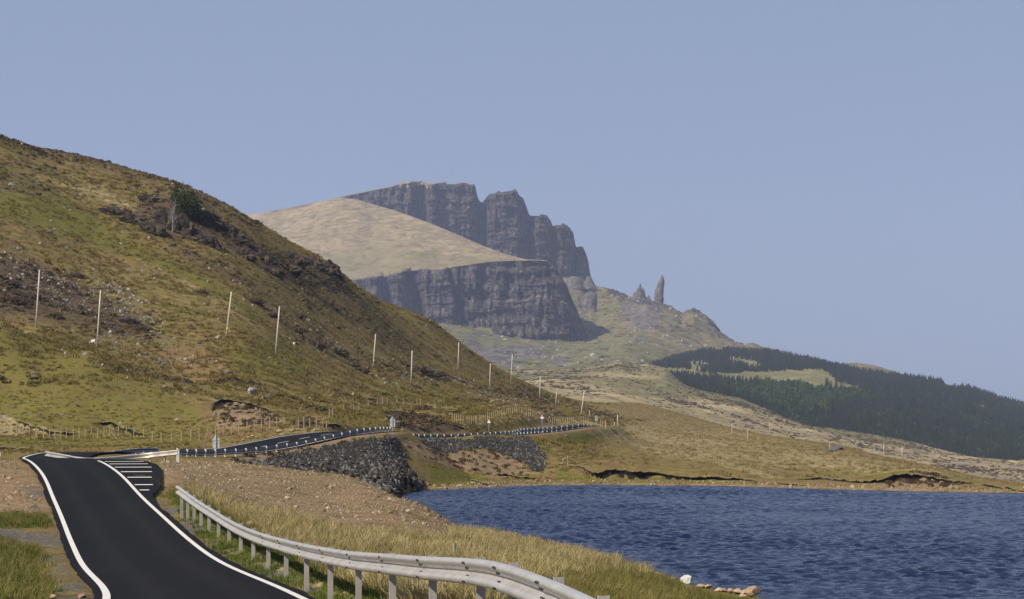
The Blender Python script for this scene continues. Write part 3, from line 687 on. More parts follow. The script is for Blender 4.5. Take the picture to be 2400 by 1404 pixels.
# ---- road surfaces
def ribbon(path, offs, z, name, mat, s0=None, s1=None, parent=None, crown=0.0, latdiv=1.0):
    path = np.asarray(path)
    t = np.gradient(path[:, :2], axis=0); t /= np.linalg.norm(t, axis=1)[:, None]
    nrm = np.stack([t[:, 1], -t[:, 0]], 1)       # right of travel
    rows = []
    for o in offs:
        q = path.copy(); oo = o if hasattr(o, '__len__') else np.full(len(path), o)
        q[:, :2] += nrm * np.asarray(oo)[:, None]; q[:, 2] += z - crown * np.abs(np.asarray(oo)); rows.append(q)
    ob = grid_mesh(name, np.stack(rows, 0), mat, {'lat': np.stack([np.broadcast_to(np.asarray(o, float), (len(path),)) / latdiv for o in offs], 0)[..., None]})
    if parent is not None: ob.parent = parent
    return ob
edge_n = lambda path, seed: vn2(path[:, 1] * 1.7, path[:, 0] * 0 + seed, 60) * 0.02 + vn2(path[:, 1] * 0.35, path[:, 0] * 0 + seed, 61) * 0.06
road = ribbon(R1, [-2.08 + edge_n(R1, 1), -1.6, -1.2, -0.8, -0.4, 0.0, 0.4, 0.8, 1.2, 1.6, 2.10 + edge_n(R1, 2)], 0.0, 'road', MAT['asphalt']); tag(road, kind='structure')
road2 = ribbon(R2[5:], [-3.45, -1.7, 0, 1.7, 3.45], 0.008, 'road', MAT['asphalt']); tag(road2, kind='structure')
MARK = MAT['paint']
def mark(path, a, b, z, parent):
    o = ribbon(path, [a, b], z, 'edge_line', MARK, parent=parent); return o
crest = R1
mark(R1, -1.88, -1.73, 0.006, road); mark(R1[R1[:, 1] < 136], 1.72, 1.87, 0.006, road)
mark(R2[5:], -3.12, -2.98, 0.014, road2); mark(R2[5:], 2.98, 3.12, 0.014, road2)
i = 8
while i + 4 < len(R2):
    o = ribbon(R2[i:i + 4], [-0.055, 0.055], 0.014, 'centre_dash', MARK, parent=road2); i += 6
# hatched lay-by right of the crest: asphalt apron and painted bars
def road_pt(Y, off, z):
    f = lambda y: np.array([np.interp(y, R1[:, 1], R1[:, k]) for k in (0, 1, 2)])
    p = f(Y); t = f(Y + 0.8) - f(Y - 0.8); t = t[:2] / np.linalg.norm(t[:2])
    return np.array([p[0] + t[1] * off, p[1] - t[0] * off, p[2] + z])
ys = np.arange(100.0, 141.5, 1.0); wd = np.interp(ys, LAY_Y, LAY_W)
ap = np.stack([np.stack([road_pt(y, 1.7 + (w - 1.7) * f, -0.004 - 0.0 * f) for y, w in zip(ys, wd)]) for f in (0, 0.35, 0.7, 1.0)])
lay = grid_mesh('lay_by', ap, MAT['asphalt'], {'lat': np.full(ap.shape[:2] + (1,), 2.5)}); tag(lay, kind='structure')
for y, right in ((109.0, 2.36), (112.5, 2.75), (117.6, 3.07), (121.8, 3.42), (125.8, 3.75), (129.3, 3.9), (132.6, 3.95)):
    V = [road_pt(y, 1.95, 0.03), road_pt(y, right, 0.03), road_pt(y + 0.5, right, 0.03), road_pt(y + 0.5, 1.95, 0.03)]
    k = 0
    V = [np.array(v) for v in V]
    V[1][1] += 0; b = mesh_from('hatch_bar', V, [(0, 1, 2, 3)], [MARK]); link('hatch_bar', b, lay)
# short stretches of the road seen again further off
def flat_patch(name, pts, mat):
    V = [ground_at(px, py, 300) for px, py in pts]
    V = [v + np.array([0, 0, 0.25]) for v in V]
    o = link(name, mesh_from(name, V, [tuple(range(len(V)))], [mat])); tag(o, kind='structure'); return o
flat_patch('road', [(1938, 1060), (1960, 1058), (1974, 1050), (1966, 1047.5), (1944, 1052)], MAT['asphalt_far'])
flat_patch('road', [(1430, 1008), (1440, 1012), (1464, 1009), (1464, 1007)], MAT['asphalt_far'])

# ------------------------------------------------------------------ the mountain and far hills: profile sheets, column by column
def poly_interp(px, pts, k):
    p = np.array(pts, float); return np.interp(px, p[:, 0], p[:, k])
def sheet(px0, px1, step, lines, nrows):
    """lines: list of [(px,py,Y),...] from the front foot upward and over the back"""
    px = np.arange(px0, px1 + step, step); rows_py = []; rows_Y = []; seg = []
    L = [(poly_interp(px, l, 1), poly_interp(px, l, 2)) for l in lines]
    for i in range(len(L) - 1):
        n = nrows[i]
        for k in range(n):
            t = k / n
            z0 = (HOR - L[i][0]) * L[i][1] / F; z1 = (HOR - L[i + 1][0]) * L[i + 1][1] / F
            Y = L[i][1] * (1 - t) + L[i + 1][1] * t; z = z0 * (1 - t) + z1 * t
            rows_Y.append(Y); rows_py.append(z); seg.append(i + t)
    rows_Y.append(L[-1][1]); rows_py.append((HOR - L[-1][0]) * L[-1][1] / F); seg.append(len(L) - 1.0)
    Y = np.array(rows_Y); Z = np.array(rows_py) + EYE
    PX = np.broadcast_to(px, Y.shape)
    X = (PX - 1200.0) / F * Y
    return X.copy(), Y.copy(), Z.copy(), PX.copy(), np.broadcast_to(np.array(seg)[:, None], Y.shape).copy()
def seg_mask(S, a, b, soft=0.08):
    return sstep(a - soft, a + soft, S) * (1 - sstep(b - soft, b + soft, S))
def blocks(X, Z, w, h, seed):
    """fractured columns: each column segment stands a little proud or set back"""
    xi = np.floor(X / w + 0.9 * fbm2(X / (w * 6), Z / (h * 3), 2, seed)); zi = np.floor(Z / h + _hash(xi, xi * 0, xi * 0, seed + 3) * 3 + 0.5 * fbm2(X / (w * 4), Z / h, 2, seed + 4))
    return _hash(xi, zi, xi * 0, seed + 1) * 2 - 1
def cliffy(X, Y, Z, w, amp, seed, colw=9.0):
    """buttresses, columns and ledges on a rock face: pushes the face in and out"""
    big = fbm3(X / 75, Y / 200, Z / 130, 3, seed)
    rib = 1 - np.abs(fbm3(X / 34, Y / 90, Z / 90, 3, seed + 5)) * 2.0
    b1 = blocks(X, Z, colw * 2.2, 46, seed + 20); b2 = blocks(X, Z, colw * 0.8, 20, seed + 30)
    led = fbm2(Z / 12.0, X / 110, 3, seed + 13); lz = Z / 31.0 + 0.7 * fbm2(X / 120, Z / 70, 3, seed + 17); terr = lz - np.floor(lz)
    d = amp * (0.6 * big + 0.28 * rib + 0.48 * b1 + 0.45 * b2 + 1.0 * led - 0.75 * terr * (0.5 + 0.5 * vn2(X / 60, Z / 31, seed + 18)))
    return -d * w
def crinkle(S, Z, X, top, amp, seed):
    return 0

def soft(line, win=70):
    xs = np.arange(line[0][0], line[-1][0] + 5, 5.0); k = int(win / 5); ker = np.hanning(2 * k + 3)[1:-1]; ker /= ker.sum()
    f = lambda q: np.convolve(np.pad(np.interp(xs, [p[0] for p in line], [p[q] for p in line]), k, 'edge'), ker, 'valid')
    return list(zip(xs, f(1), f(2)))

# --- lower cliff and the pale grass plateau above it
foot = [(500, 800), (860, 770), (1000, 752), (1050, 762), (1100, 768), (1200, 788), (1300, 803), (1345, 808), (1372, 812), (1386, 806), (1392, 803)]
ledge = [(500, 740), (860, 715), (1000, 700), (1150, 706), (1250, 700), (1330, 712), (1350, 740), (1370, 778), (1386, 800), (1392, 802)]
ctop = [(500, 680), (700, 668), (800, 662), (860, 652), (905, 646), (935, 640), (960, 633), (1000, 631), (1030, 633), (1060, 626), (1150, 613), (1200, 611), (1240, 610), (1278, 611), (1295, 622), (1308, 634), (1318, 652), (1330, 672), (1338, 695), (1350, 722), (1362, 752), (1372, 775), (1386, 797), (1392, 801)]
sky_a = [(500, 530), (540, 516), (570, 505), (640, 494), (700, 482), (760, 470), (800, 463), (840, 468), (870, 477), (940, 498), (1000, 520), (1050, 540), (1100, 562), (1150, 583), (1200, 601), (1235, 608), (1278, 610), (1295, 621.5), (1308, 633.5), (1318, 651.5), (1330, 671.5), (1338, 694.5), (1350, 721.5), (1362, 751.5), (1372, 774.5), (1386, 796.5), (1392, 800.5)]
Yf = [(500, 4250), (900, 4230), (940, 4200), (960, 4240), (985, 4270), (1000, 4200), (1060, 4180), (1085, 4235), (1110, 4195), (1200, 4170), (1280, 4150), (1330, 4160), (1350, 4190), (1372, 4230), (1392, 4300)]
Yt = [(500, 4300), (930, 4275), (1060, 4250), (1200, 4230), (1278, 4200), (1318, 4205), (1350, 4225), (1392, 4302)]
Ys = [(500, 5200), (700, 5050), (800, 4980), (870, 4930), (1000, 4730), (1100, 4560), (1200, 4340), (1235, 4275), (1278, 4225), (1318, 4225), (1350, 4240), (1392, 4306)]
mrg = lambda a, b, dy=0, dY=0: [(x, float(np.interp(x, *np.array(a).T)) + dy, float(np.interp(x, *np.array(b).T)) + dY) for x in sorted({p[0] for p in a} | {p[0] for p in b})]
Ym = [(x, 0.55 * float(np.interp(x, *np.array(Yf).T)) + 0.45 * float(np.interp(x, *np.array(Yt).T))) for x in sorted({p[0] for p in Yf} | {p[0] for p in Yt})]
X, Y, Z, PX, S = sheet(500, 1392, 2.0, [mrg(foot, Yf, 16, 0), mrg(foot, Yf), mrg(ledge, Ym), mrg(ctop, Yt), mrg(sky_a, Ys), mrg(sky_a, Ys, 30, 160)], [4, 60, 60, 70, 8])
w = seg_mask(S, 0.9, 3.0, 0.10); edge = sstep(1392, 1340, PX)
dY = cliffy(X, Y, Z, w, 15.0, 70, 7.0) * edge
# gullies that cut the lower cliff
for gx0, gx1, wd_, dep in ((962, 985, 14, 70), (1052, 1092, 5, 55), (900, 915, 9, 60), (1140, 1120, 16, 16)):
    gx = gx0 + (gx1 - gx0) * np.clip((3 - S) / 2, 0, 1)
    dY += dep * np.exp(-((PX - gx) / wd_) ** 2) * w
dY += 16 * sstep(1.96, 2.04, S + 0.10 * fbm2(X / 60, X * 0, 2, 88)) * w * sstep(1090, 1170, PX) * edge
Y2 = Y + dY
gr = seg_mask(S, 3.0, 5.0, 0.05)
Zr = Z + gr * (fbm2(X / 60, Y / 60, 4, 81) * 6.0 + fbm2(X / 11, Y / 16, 3, 87) * 1.6) * sstep(3.0, 3.25, S) * sstep(4.0, 3.85, S) + w * fbm2(X / 14, Z / 30, 3, 82) * 1.6 * sstep(3.1, 2.7, np.abs(S - 0))
rock = w.copy(); rock *= 1 - 0.0 * rock
ledge_g = np.exp(-((S - 2.0 + 0.25 * fbm2(X / 90, Z / 200, 2, 84)) / 0.06) ** 2) * sstep(0.0, 0.4, fbm2(X / 80, Z * 0, 2, 83))
rock = np.clip(rock - ledge_g * 0.6 * (S < 3) * sstep(1090, 1180, PX), 0, 1)
grn = seg_mask(S, 3.0, 3.35, 0.08) * 0.5 + np.clip(fbm2(X / 100, Y / 100, 3, 85), 0, 1) * 0.5
bare = np.clip(fbm2(X / 70, Y / 90, 4, 86) - 0.15, 0, 1) * 1.2 * gr
plateau = grid_mesh('cliff', np.stack([X, Y2, Zr], -1), MAT['mountain'], {'cover_a': np.stack([rock, grn * gr, bare], -1)}, smooth=False); tag(plateau, kind='structure')

# --- the upper cliffs: summit block and four towers
utop = [(770, 470), (790, 464), (820, 457), (850, 451), (880, 445), (915, 438), (940, 430), (960, 426), (985, 425), (1000, 429), (1012, 432), (1022, 430), (1045, 429), (1060, 433), (1085, 430), (1110, 432), (1114, 438), (1117, 455), (1121, 470), (1126, 476), (1131, 476), (1135, 470), (1142, 462), (1150, 456), (1160, 452), (1170, 446), (1174, 451), (1188, 449), (1200, 445), (1206, 443), (1213, 450), (1216, 458), (1226, 466), (1233, 482), (1238, 500), (1242, 508), (1248, 506), (1258, 505), (1270, 502), (1282, 505), (1290, 516), (1296, 531), (1302, 529), (1314, 526), (1326, 527), (1336, 536), (1343, 545), (1347, 565), (1350, 580), (1358, 579), (1366, 582), (1373, 594), (1379, 612), (1382, 632), (1385, 650), (1388, 656)]
Yu = [(770, 5320), (860, 5300), (950, 5280), (962, 5265), (970, 5310), (990, 5330), (998, 5320), (1003, 5215), (1012, 5195), (1020, 5200), (1026, 5245), (1040, 5240), (1060, 5225), (1100, 5215), (1113, 5225), (1124, 5270), (1131, 5400), (1137, 5390), (1143, 5190), (1150, 5160), (1180, 5140), (1212, 5130), (1228, 5150), (1238, 5200), (1243, 5290), (1248, 5180), (1262, 5150), (1284, 5160), (1292, 5195), (1298, 5290), (1303, 5185), (1318, 5160), (1336, 5170), (1345, 5215), (1350, 5290), (1355, 5200), (1366, 5190), (1378, 5230), (1388, 5330)]
ufoot = [(770, 520), (1000, 570), (1100, 600), (1250, 660), (1300, 668), (1330, 660), (1360, 662), (1388, 672)]
X, Y, Z, PX, S = sheet(770, 1388, 1.5, [mrg(ufoot, Yu, 0, -28), mrg(utop, Yu, 7, 8), mrg(utop, Yu, 0, 18), mrg(utop, Yu, -1.0, 90), mrg(utop, Yu, 40, 260)], [110, 6, 8, 6])
w = seg_mask(S, 0.0, 1.6, 0.15)
dY = cliffy(X, Y, Z, w, 16.0, 90, 7.0)
Zr = Z + seg_mask(S, 0.9, 3.2) * (fbm2(X / 9, X * 0, 3, 93) * 2.4 + (blocks(X, X * 0, 11.0, 50, 95)) * 1.5) * sstep(1010, 1040, PX)
rock = 1 - sstep(1.6, 2.2, S) * sstep(1120, 1080, PX)
cap = sstep(9, 3, np.abs(PX - 980) / 4) * sstep(0.93, 0.99, S / 1.0)
rock = np.clip(rock - (PX > 935) * (PX < 1010) * sstep(0.93, 1.0, S), 0, 1)
upper = grid_mesh('cliff', np.stack([X, Y + dY, Zr], -1), MAT['mountain'], {'cover_a': np.stack([rock, 0 * rock, 0 * rock], -1)}, smooth=False); tag(upper, kind='structure')

# --- green talus below the cliffs and the pinnacle ridge
c0 = [(900, 960, 2500), (1400, 940, 2500), (1500, 900, 2600), (2500, 1120, 2500)]
c1 = [(900, 830, 3300), (1100, 862, 3200), (1300, 862, 3200), (1460, 852, 3300), (1550, 850, 3500), (1640, 835, 3700), (1800, 850, 3750), (2000, 900, 3800), (2500, 1020, 3800)]
c2 = [(900, 750, 4180), (1000, 756, 4190), (1100, 772, 4175), (1200, 792, 4150), (1300, 806, 4130), (1372, 812, 4190), (1400, 790, 4250), (1450, 768, 4250), (1500, 750, 4230), (1560, 765, 4200), (1620, 790, 4150), (1720, 815, 4150), (1800, 832, 4150), (2000, 880, 4150), (2500, 1000, 4150)]
c3 = [(900, 690, 4900), (1270, 650, 4980), (1325, 652, 4980), (1340, 648, 4970), (1360, 650, 4960), (1375, 660, 4950), (1386, 656, 4950), (1396, 670, 4930), (1420, 674, 4880), (1440, 679, 4850), (1465, 690, 4800), (1482, 697, 4760), (1500, 698, 4730), (1515, 695, 4710), (1528, 704, 4700), (1545, 709, 4690), (1556, 711, 4680), (1580, 722, 4650), (1598, 734, 4630), (1606, 728, 4620), (1626, 721, 4610), (1640, 729, 4600), (1660, 742, 4590), (1676, 760, 4580), (1690, 778, 4570), (1708, 792, 4560), (1725, 803, 4550), (1745, 806, 4530), (1765, 803, 4510), (1785, 812, 4490), (1830, 822, 4450), (1960, 858, 4400), (1985, 851, 4380), (2010, 850, 4370), (2050, 856, 4350), (2100, 872, 4320), (2300, 930, 4300), (2500, 990, 4300)]
c4 = [(x, y + 60, Y + 260) for x, y, Y in c3]
X, Y, Z, PX, S = sheet(900, 2500, 3.0, [soft(c0), soft(c1), soft(c2, 60), c3, c4], [40, 70, 80, 8])
body = seg_mask(S, 0.4, 2.95, 0.2)
rocky = np.clip(sstep(2.45, 2.9, S) * sstep(1400, 1450, PX) * sstep(1760, 1700, PX) + sstep(2.6, 2.85, S) * sstep(1320, 1340, PX) * sstep(1400, 1385, PX), 0, 1)
ridge_n = seg_mask(S, 2.6, 3.3, 0.2) * sstep(1400, 1450, PX) * sstep(1740, 1690, PX)
Zr = Z + body * (fbm2(X / 90, Y / 140, 4, 101) * 11 + fbm2(X / 22, Y / 40, 3, 102) * 3.6) * sstep(3.0, 2.6, S) + ridge_n * (np.abs(fbm2(X / 8, Y / 60, 3, 103)) * 6 - 1.5)
grn = np.clip(0.75 + fbm2(X / 160, Y / 200, 3, 104) * 0.6, 0, 1) * sstep(1560, 1420, PX - 90 * np.clip(2 - S, 0, 1)) 
scree_c = np.clip(poly_sd(PX, HOR - F * (Zr - EYE) / Y, [(1430, 690), (1545, 715), (1560, 735), (1530, 775), (1505, 800), (1470, 745)]) / 34 + 0.55 + 0.7 * fbm2(X / 25, Z / 18, 3, 108), 0, 1) * 0.8
scree_d = np.clip(poly_sd(PX, HOR - F * (Zr - EYE) / Y, [(1090, 800), (1200, 800), (1300, 815), (1340, 850), (1200, 862), (1120, 850)]) / 45 + 0.45 + 0.7 * fbm2(X / 30, Z / 14, 3, 109), 0, 1) * 0.9
bare = np.maximum.reduce([scree_c, scree_d, np.clip(fbm2(X / 120, Y / 150, 4, 105), 0, 1) * 0.5])
rk = rocky * np.clip(0.62 + fbm2(X / 30, Z / 20, 3, 106) * 0.9, 0, 1)
talus = grid_mesh('mountain_slope', np.stack([X, Y, Zr], -1), MAT['talus'], {'cover_a': np.stack([rk, grn, bare], -1)}); tag(talus, kind='structure')
TALUS = (X, Y, Zr, PX)

# --- the lower moor between the loch and the forest
dtop = [(1100, 872), (1220, 868), (1290, 866), (1340, 864), (1400, 858), (1435, 850), (1455, 846), (1480, 852), (1520, 854), (1560, 862), (1590, 890), (1610, 904), (1650, 915), (1700, 926), (1730, 931), (1790, 955), (1850, 980), (1900, 1000), (1940, 1003), (2000, 1012), (2060, 1022), (2100, 1027), (2150, 1040), (2200, 1053), (2250, 1066), (2290, 1077), (2340, 1080), (2380, 1081), (2400, 1078), (2500, 1085)]
dY_ = [(1100, 2700), (1500, 2600), (1600, 2300), (1800, 2200), (2100, 2150), (2500, 2150)]
d0 = [(1100, 1010, 1255), (1400, 985, 1255), (1600, 1010, 1255), (1800, 1060, 1255), (2000, 1095, 1255), (2131, 1118, 1255), (2360, 1140, 1255), (2500, 1160, 1255)]
d1 = [(1100, 910, 1700), (1220, 905, 1700), (1400, 915, 1650), (1500, 938, 1600), (1600, 962, 1550), (1700, 985, 1550), (1800, 1018, 1500), (1900, 1038, 1500), (2000, 1055, 1500), (2131, 1082, 1450), (2250, 1090, 1450), (2400, 1100, 1450), (2500, 1110, 1450)]
d2 = [(1100, 890, 2100), (1220, 884, 2100), (1400, 888, 2050), (1500, 902, 2000), (1600, 928, 1950), (1700, 950, 1900), (1800, 978, 1900), (2000, 1032, 1850), (2200, 1070, 1850), (2400, 1090, 1850), (2500, 1095, 1850)]
d3 = mrg(dtop, dY_); d4 = mrg(dtop, dY_, 30, 60)
X, Y, Z, PX, S = sheet(1100, 2500, 4.0, [soft(d0), soft(d1), soft(d2), d3, d4], [14, 46, 60, 5])
bodyd = seg_mask(S, 0.5, 2.9, 0.3)
Zr = Z + bodyd * (fbm2(X / 45, Y / 90, 4, 111) * 2.6 + fbm2(X / 14, Y / 30, 3, 112) * 1.3)
grn = np.clip(0.35 + 0.9 * fbm2(X / 90, Y / 160, 3, 113) + 0.5 * sstep(1.7, 2.6, S), 0, 1) * sstep(2300, 2000, PX)
bare = np.clip(fbm2(X / 50, Y / 90, 4, 114) - 0.1, 0, 1) * 0.9 + sstep(2060, 2200, PX) * sstep(1.9, 1.3, S) * 0.45
lowmoor = grid_mesh('moor', np.stack([X, Y, Zr], -1), MAT['moor_far'], {'cover_a': np.stack([0 * bare, grn, bare], -1)}); tag(lowmoor, kind='structure')

LOWM = (X, Y, Zr)
# --- the forested hill
etop = [(1440, 872), (1500, 866), (1560, 852), (1600, 838), (1640, 829), (1700, 825), (1800, 828), (1850, 839), (1900, 848), (1950, 860), (2000, 872), (2100, 886), (2200, 897), (2260, 909), (2330, 934), (2400, 955), (2500, 985)]
eYt = [(1440, 3500), (1700, 3700), (2000, 3650), (2500, 3500)]
e1 = [(1440, 880, 3100), (1560, 868, 3100), (1600, 868, 3150), (1700, 880, 3050), (1800, 885, 3050), (1900, 880, 3050), (1960, 895, 3000), (2050, 925, 2950), (2200, 955, 2900), (2400, 1005, 2850), (2500, 1030, 2850)]
e0 = [(x, y + 22, Yv + 40) for x, y, Yv in mrg(dtop, dY_)]
e0 = [(x, y if x > 1600 else max(y, 900), Yv) for x, y, Yv in e0 if x >= 1440] 
e0 = [(1440, 900, 2700), (1540, 900, 2600)] + [p for p in e0 if p[0] >= 1590]
e4 = [(x, y + 60, Yv + 200) for x, y, Yv in mrg(etop, eYt)]
EX, EY, EZ, EPX, ES = sheet(1440, 2500, 4.0, [e0, e1, mrg(etop, eYt), e4], [60, 60, 6])
EZ = EZ + seg_mask(ES, 0.15, 1.9, 0.15) * (fbm2(EX / 70, EY / 120, 4, 121) * 6)
EPY = HOR - F * (EZ - EYE) / EY
hill_f = grid_mesh('forest_hill', np.stack([EX, EY, EZ], -1), MAT['forest_floor'], {'cover_a': np.stack([0 * EX, np.clip(0.5 + fbm2(EX / 60, EY / 80, 3, 122), 0, 1), np.clip(fbm2(EX / 40, EY / 60, 3, 123), 0, 1) * 0.5], -1)}); tag(hill_f, kind='structure')

# --- free-standing rock: lofted outlines, real girth
def loft(name, rings, Y, mat, seed, depth=0.8, nseg=28, amp=0.16):
    """rings: (py, px_left, px_right) from the foot up"""
    rows = []
    rings = np.array(rings, float); n = 44
    pys = np.linspace(rings[0, 0], rings[-1, 0], n)
    o = np.argsort(rings[:, 0])
    Lx = np.interp(pys, rings[o, 0], rings[o, 1]); Rx = np.interp(pys, rings[o, 0], rings[o, 2])
    c0 = P((Lx[0] + Rx[0]) / 2, pys[0], Y)
    for py, l, r in zip(pys, Lx, Rx):
        c = P((l + r) / 2, py, Y); hw = (r - l) / 2 / F * Y
        a = np.linspace(0, 2 * math.pi, nseg, endpoint=False)
        x = np.cos(a); y = np.sin(a)
        k = 1 + amp * fbm3(x * 1.5 + seed, y * 1.5, np.full(nseg, c[2] / 9.0), 4, seed) + 0.10 * amp * np.sign(np.sin(c[2] / 2.2))
        rows.append(np.stack([c[0] + x * hw * k - c0[0], y * hw * depth * k, np.full(nseg, c[2] - c0[2]) + fbm3(x * 2, y * 2, np.full(nseg, c[2] / 7.), 2, seed + 3) * 0.6], 1))
    V = np.concatenate(rows); Fc = []
    for i in range(n - 1):
        for j in range(nseg):
            j2 = (j + 1) % nseg; Fc.append((i * nseg + j, i * nseg + j2, (i + 1) * nseg + j2, (i + 1) * nseg + j))
    Fc.append(tuple(range((n - 1) * nseg, n * nseg)))
    return link(name, mesh_from(name, V, Fc, [mat], smooth=False), loc=c0)
sc = lambda x: 1460 + x / 11.7
sy = lambda y: 620 + y / 11.7
om = loft('rock_pinnacle', [(sy(1120), sc(880), sc(1120)), (sy(1050), sc(880), sc(1110)), (sy(1010), sc(880), sc(1112)), (sy(950), sc(858), sc(1122)), (sy(880), sc(848), sc(1115)), (sy(800), sc(860), sc(1118)), (sy(700), sc(890), sc(1122)), (sy(600), sc(925), sc(1136)), (sy(500), sc(965), sc(1142)), (sy(400), sc(1010), sc(1134)), (sy(330), sc(1050), sc(1105)), (sy(285), sc(1068), sc(1082))], 4660, MAT['basalt'], 5)
tag(om, 'tall leaning basalt pinnacle standing free on the ridge, highest of the spires', 'rock pinnacle', 'rock spires on the ridge')
nd = loft('rock_pinnacle', [(sy(1020), sc(200), sc(640)), (sy(900), sc(235), sc(600)), (sy(820), sc(270), sc(560)), (sy(740), sc(340), sc(530)), (sy(680), sc(375), sc(515)), (sy(620), sc(420), sc(503)), (sy(560), sc(452), sc(495)), (sy(512), sc(474), sc(484))], 4700, MAT['basalt'], 9, amp=0.3)
tag(nd, 'squat jagged rock spire left of the tall leaning pinnacle', 'rock pinnacle', 'rock spires on the ridge')
nd2 = loft('rock_pinnacle', [(sy(980), sc(480), sc(660)), (sy(860), sc(490), sc(612)), (sy(740), sc(500), sc(596)), (sy(680), sc(510), sc(575)), (sy(628), sc(523), sc(537))], 4715, MAT['basalt'], 12, amp=0.25)
tag(nd2, 'short pointed rock spire leaning on the squat jagged one', 'rock pinnacle', 'rock spires on the ridge')
nd3 = loft('rock_pinnacle', [(sy(1020), sc(600), sc(800)), (sy(960), sc(640), sc(775)), (sy(900), sc(655), sc(745)), (sy(865), sc(675), sc(722)), (sy(835), sc(692), sc(702))], 4690, MAT['basalt'], 14, amp=0.3)
tag(nd3, 'smallest rock tooth between the squat spire and the tall pinnacle', 'rock pinnacle', 'rock spires on the ridge')
bl = loft('rock_block', [(735, 1360, 1402), (722, 1364, 1400), (700, 1366, 1400), (690, 1370, 1398), (685, 1378, 1394)], 4560, MAT['basalt'], 21, depth=0.9, amp=0.22)
tag(bl, 'dark square basalt block on the green slope below the cliffs', 'rock')
bl2 = loft('rock_block', [(722, 1345, 1364), (708, 1348, 1362), (698, 1352, 1359), (693, 1354, 1357)], 4580, MAT['basalt'], 23, amp=0.3)
tag(bl2, 'small dark rock just left of the square basalt block', 'rock')
bl3 = loft('rock_block', [(690, 1318, 1372), (672, 1322, 1368), (658, 1328, 1362), (648, 1336, 1354)], 4800, MAT['basalt'], 25, amp=0.2)
tag(bl3, 'rounded grey rock knoll at the foot of the rightmost tower', 'rock')
bl4 = loft('rock_block', [(682, 1366, 1400), (668, 1368, 1394), (656, 1372, 1388), (648, 1376, 1382)], 4850, MAT['basalt'], 27, amp=0.25)
tag(bl4, 'small rock shoulder right of the rounded knoll below the towers', 'rock')

# ------------------------------------------------------------------ scattering helpers
CELL_A = np.zeros(GX.shape); CELL_A[:-1, :-1] = (np.diff(PXC)[None, :] / F * YR[:-1, None]) * np.diff(YR)[:, None]
def pick(mask, per_m2, cap=None, only_frame=True):
    """random ground points, mask = relative density per vertex cell"""
    wgt = mask * CELL_A * per_m2
    if only_frame: wgt = wgt * (GPX > -150) * (GPX < 2550)
    tot = wgt.sum(); n = int(tot)
    if cap: n = min(n, cap)
    if n <= 0: return np.zeros((0, 3)), np.zeros(0, int)
    c = np.cumsum(wgt.ravel()); idx = np.searchsorted(c, rng.random(n) * c[-1]); idx = np.clip(idx, 0, GX.size - 1)
    r, q = np.unravel_index(idx, GX.shape); r = np.clip(r, 0, len(YR) - 2); q = np.clip(q, 0, len(PXC) - 2)
    a = rng.random(n); b = rng.random(n)
    Yv = YR[r] + (YR[r + 1] - YR[r]) * b; px = PXC[q] + (PXC[q + 1] - PXC[q]) * a
    Z = (GZ[r, q] * (1 - a) + GZ[r, q + 1] * a) * (1 - b) + (GZ[r + 1, q] * (1 - a) + GZ[r + 1, q + 1] * a) * b
    return np.stack([(px - 1200) / F * Yv, Yv, Z], 1), idx
def visible(pts, tol=4.0):
    """drop points hidden behind nearer ground"""
    px = 1200 + pts[:, 0] / pts[:, 1] * F; py = HOR - F * (pts[:, 2] - EYE) / pts[:, 1]
    j = np.clip(np.searchsorted(PXC, px), 0, len(PXC) - 1); i = np.clip(np.searchsorted(YR, pts[:, 1]) - 2, 0, len(YR) - 1)
    return py <= RUNMIN[i, j] + tol
SRC = {}
def source(key, meshes):
    c = bpy.data.collections.new('variants_' + key)
    for k, me in enumerate(meshes):
        o = bpy.data.objects.new(me.name, me); c.objects.link(o)
    SRC[key] = c; return c
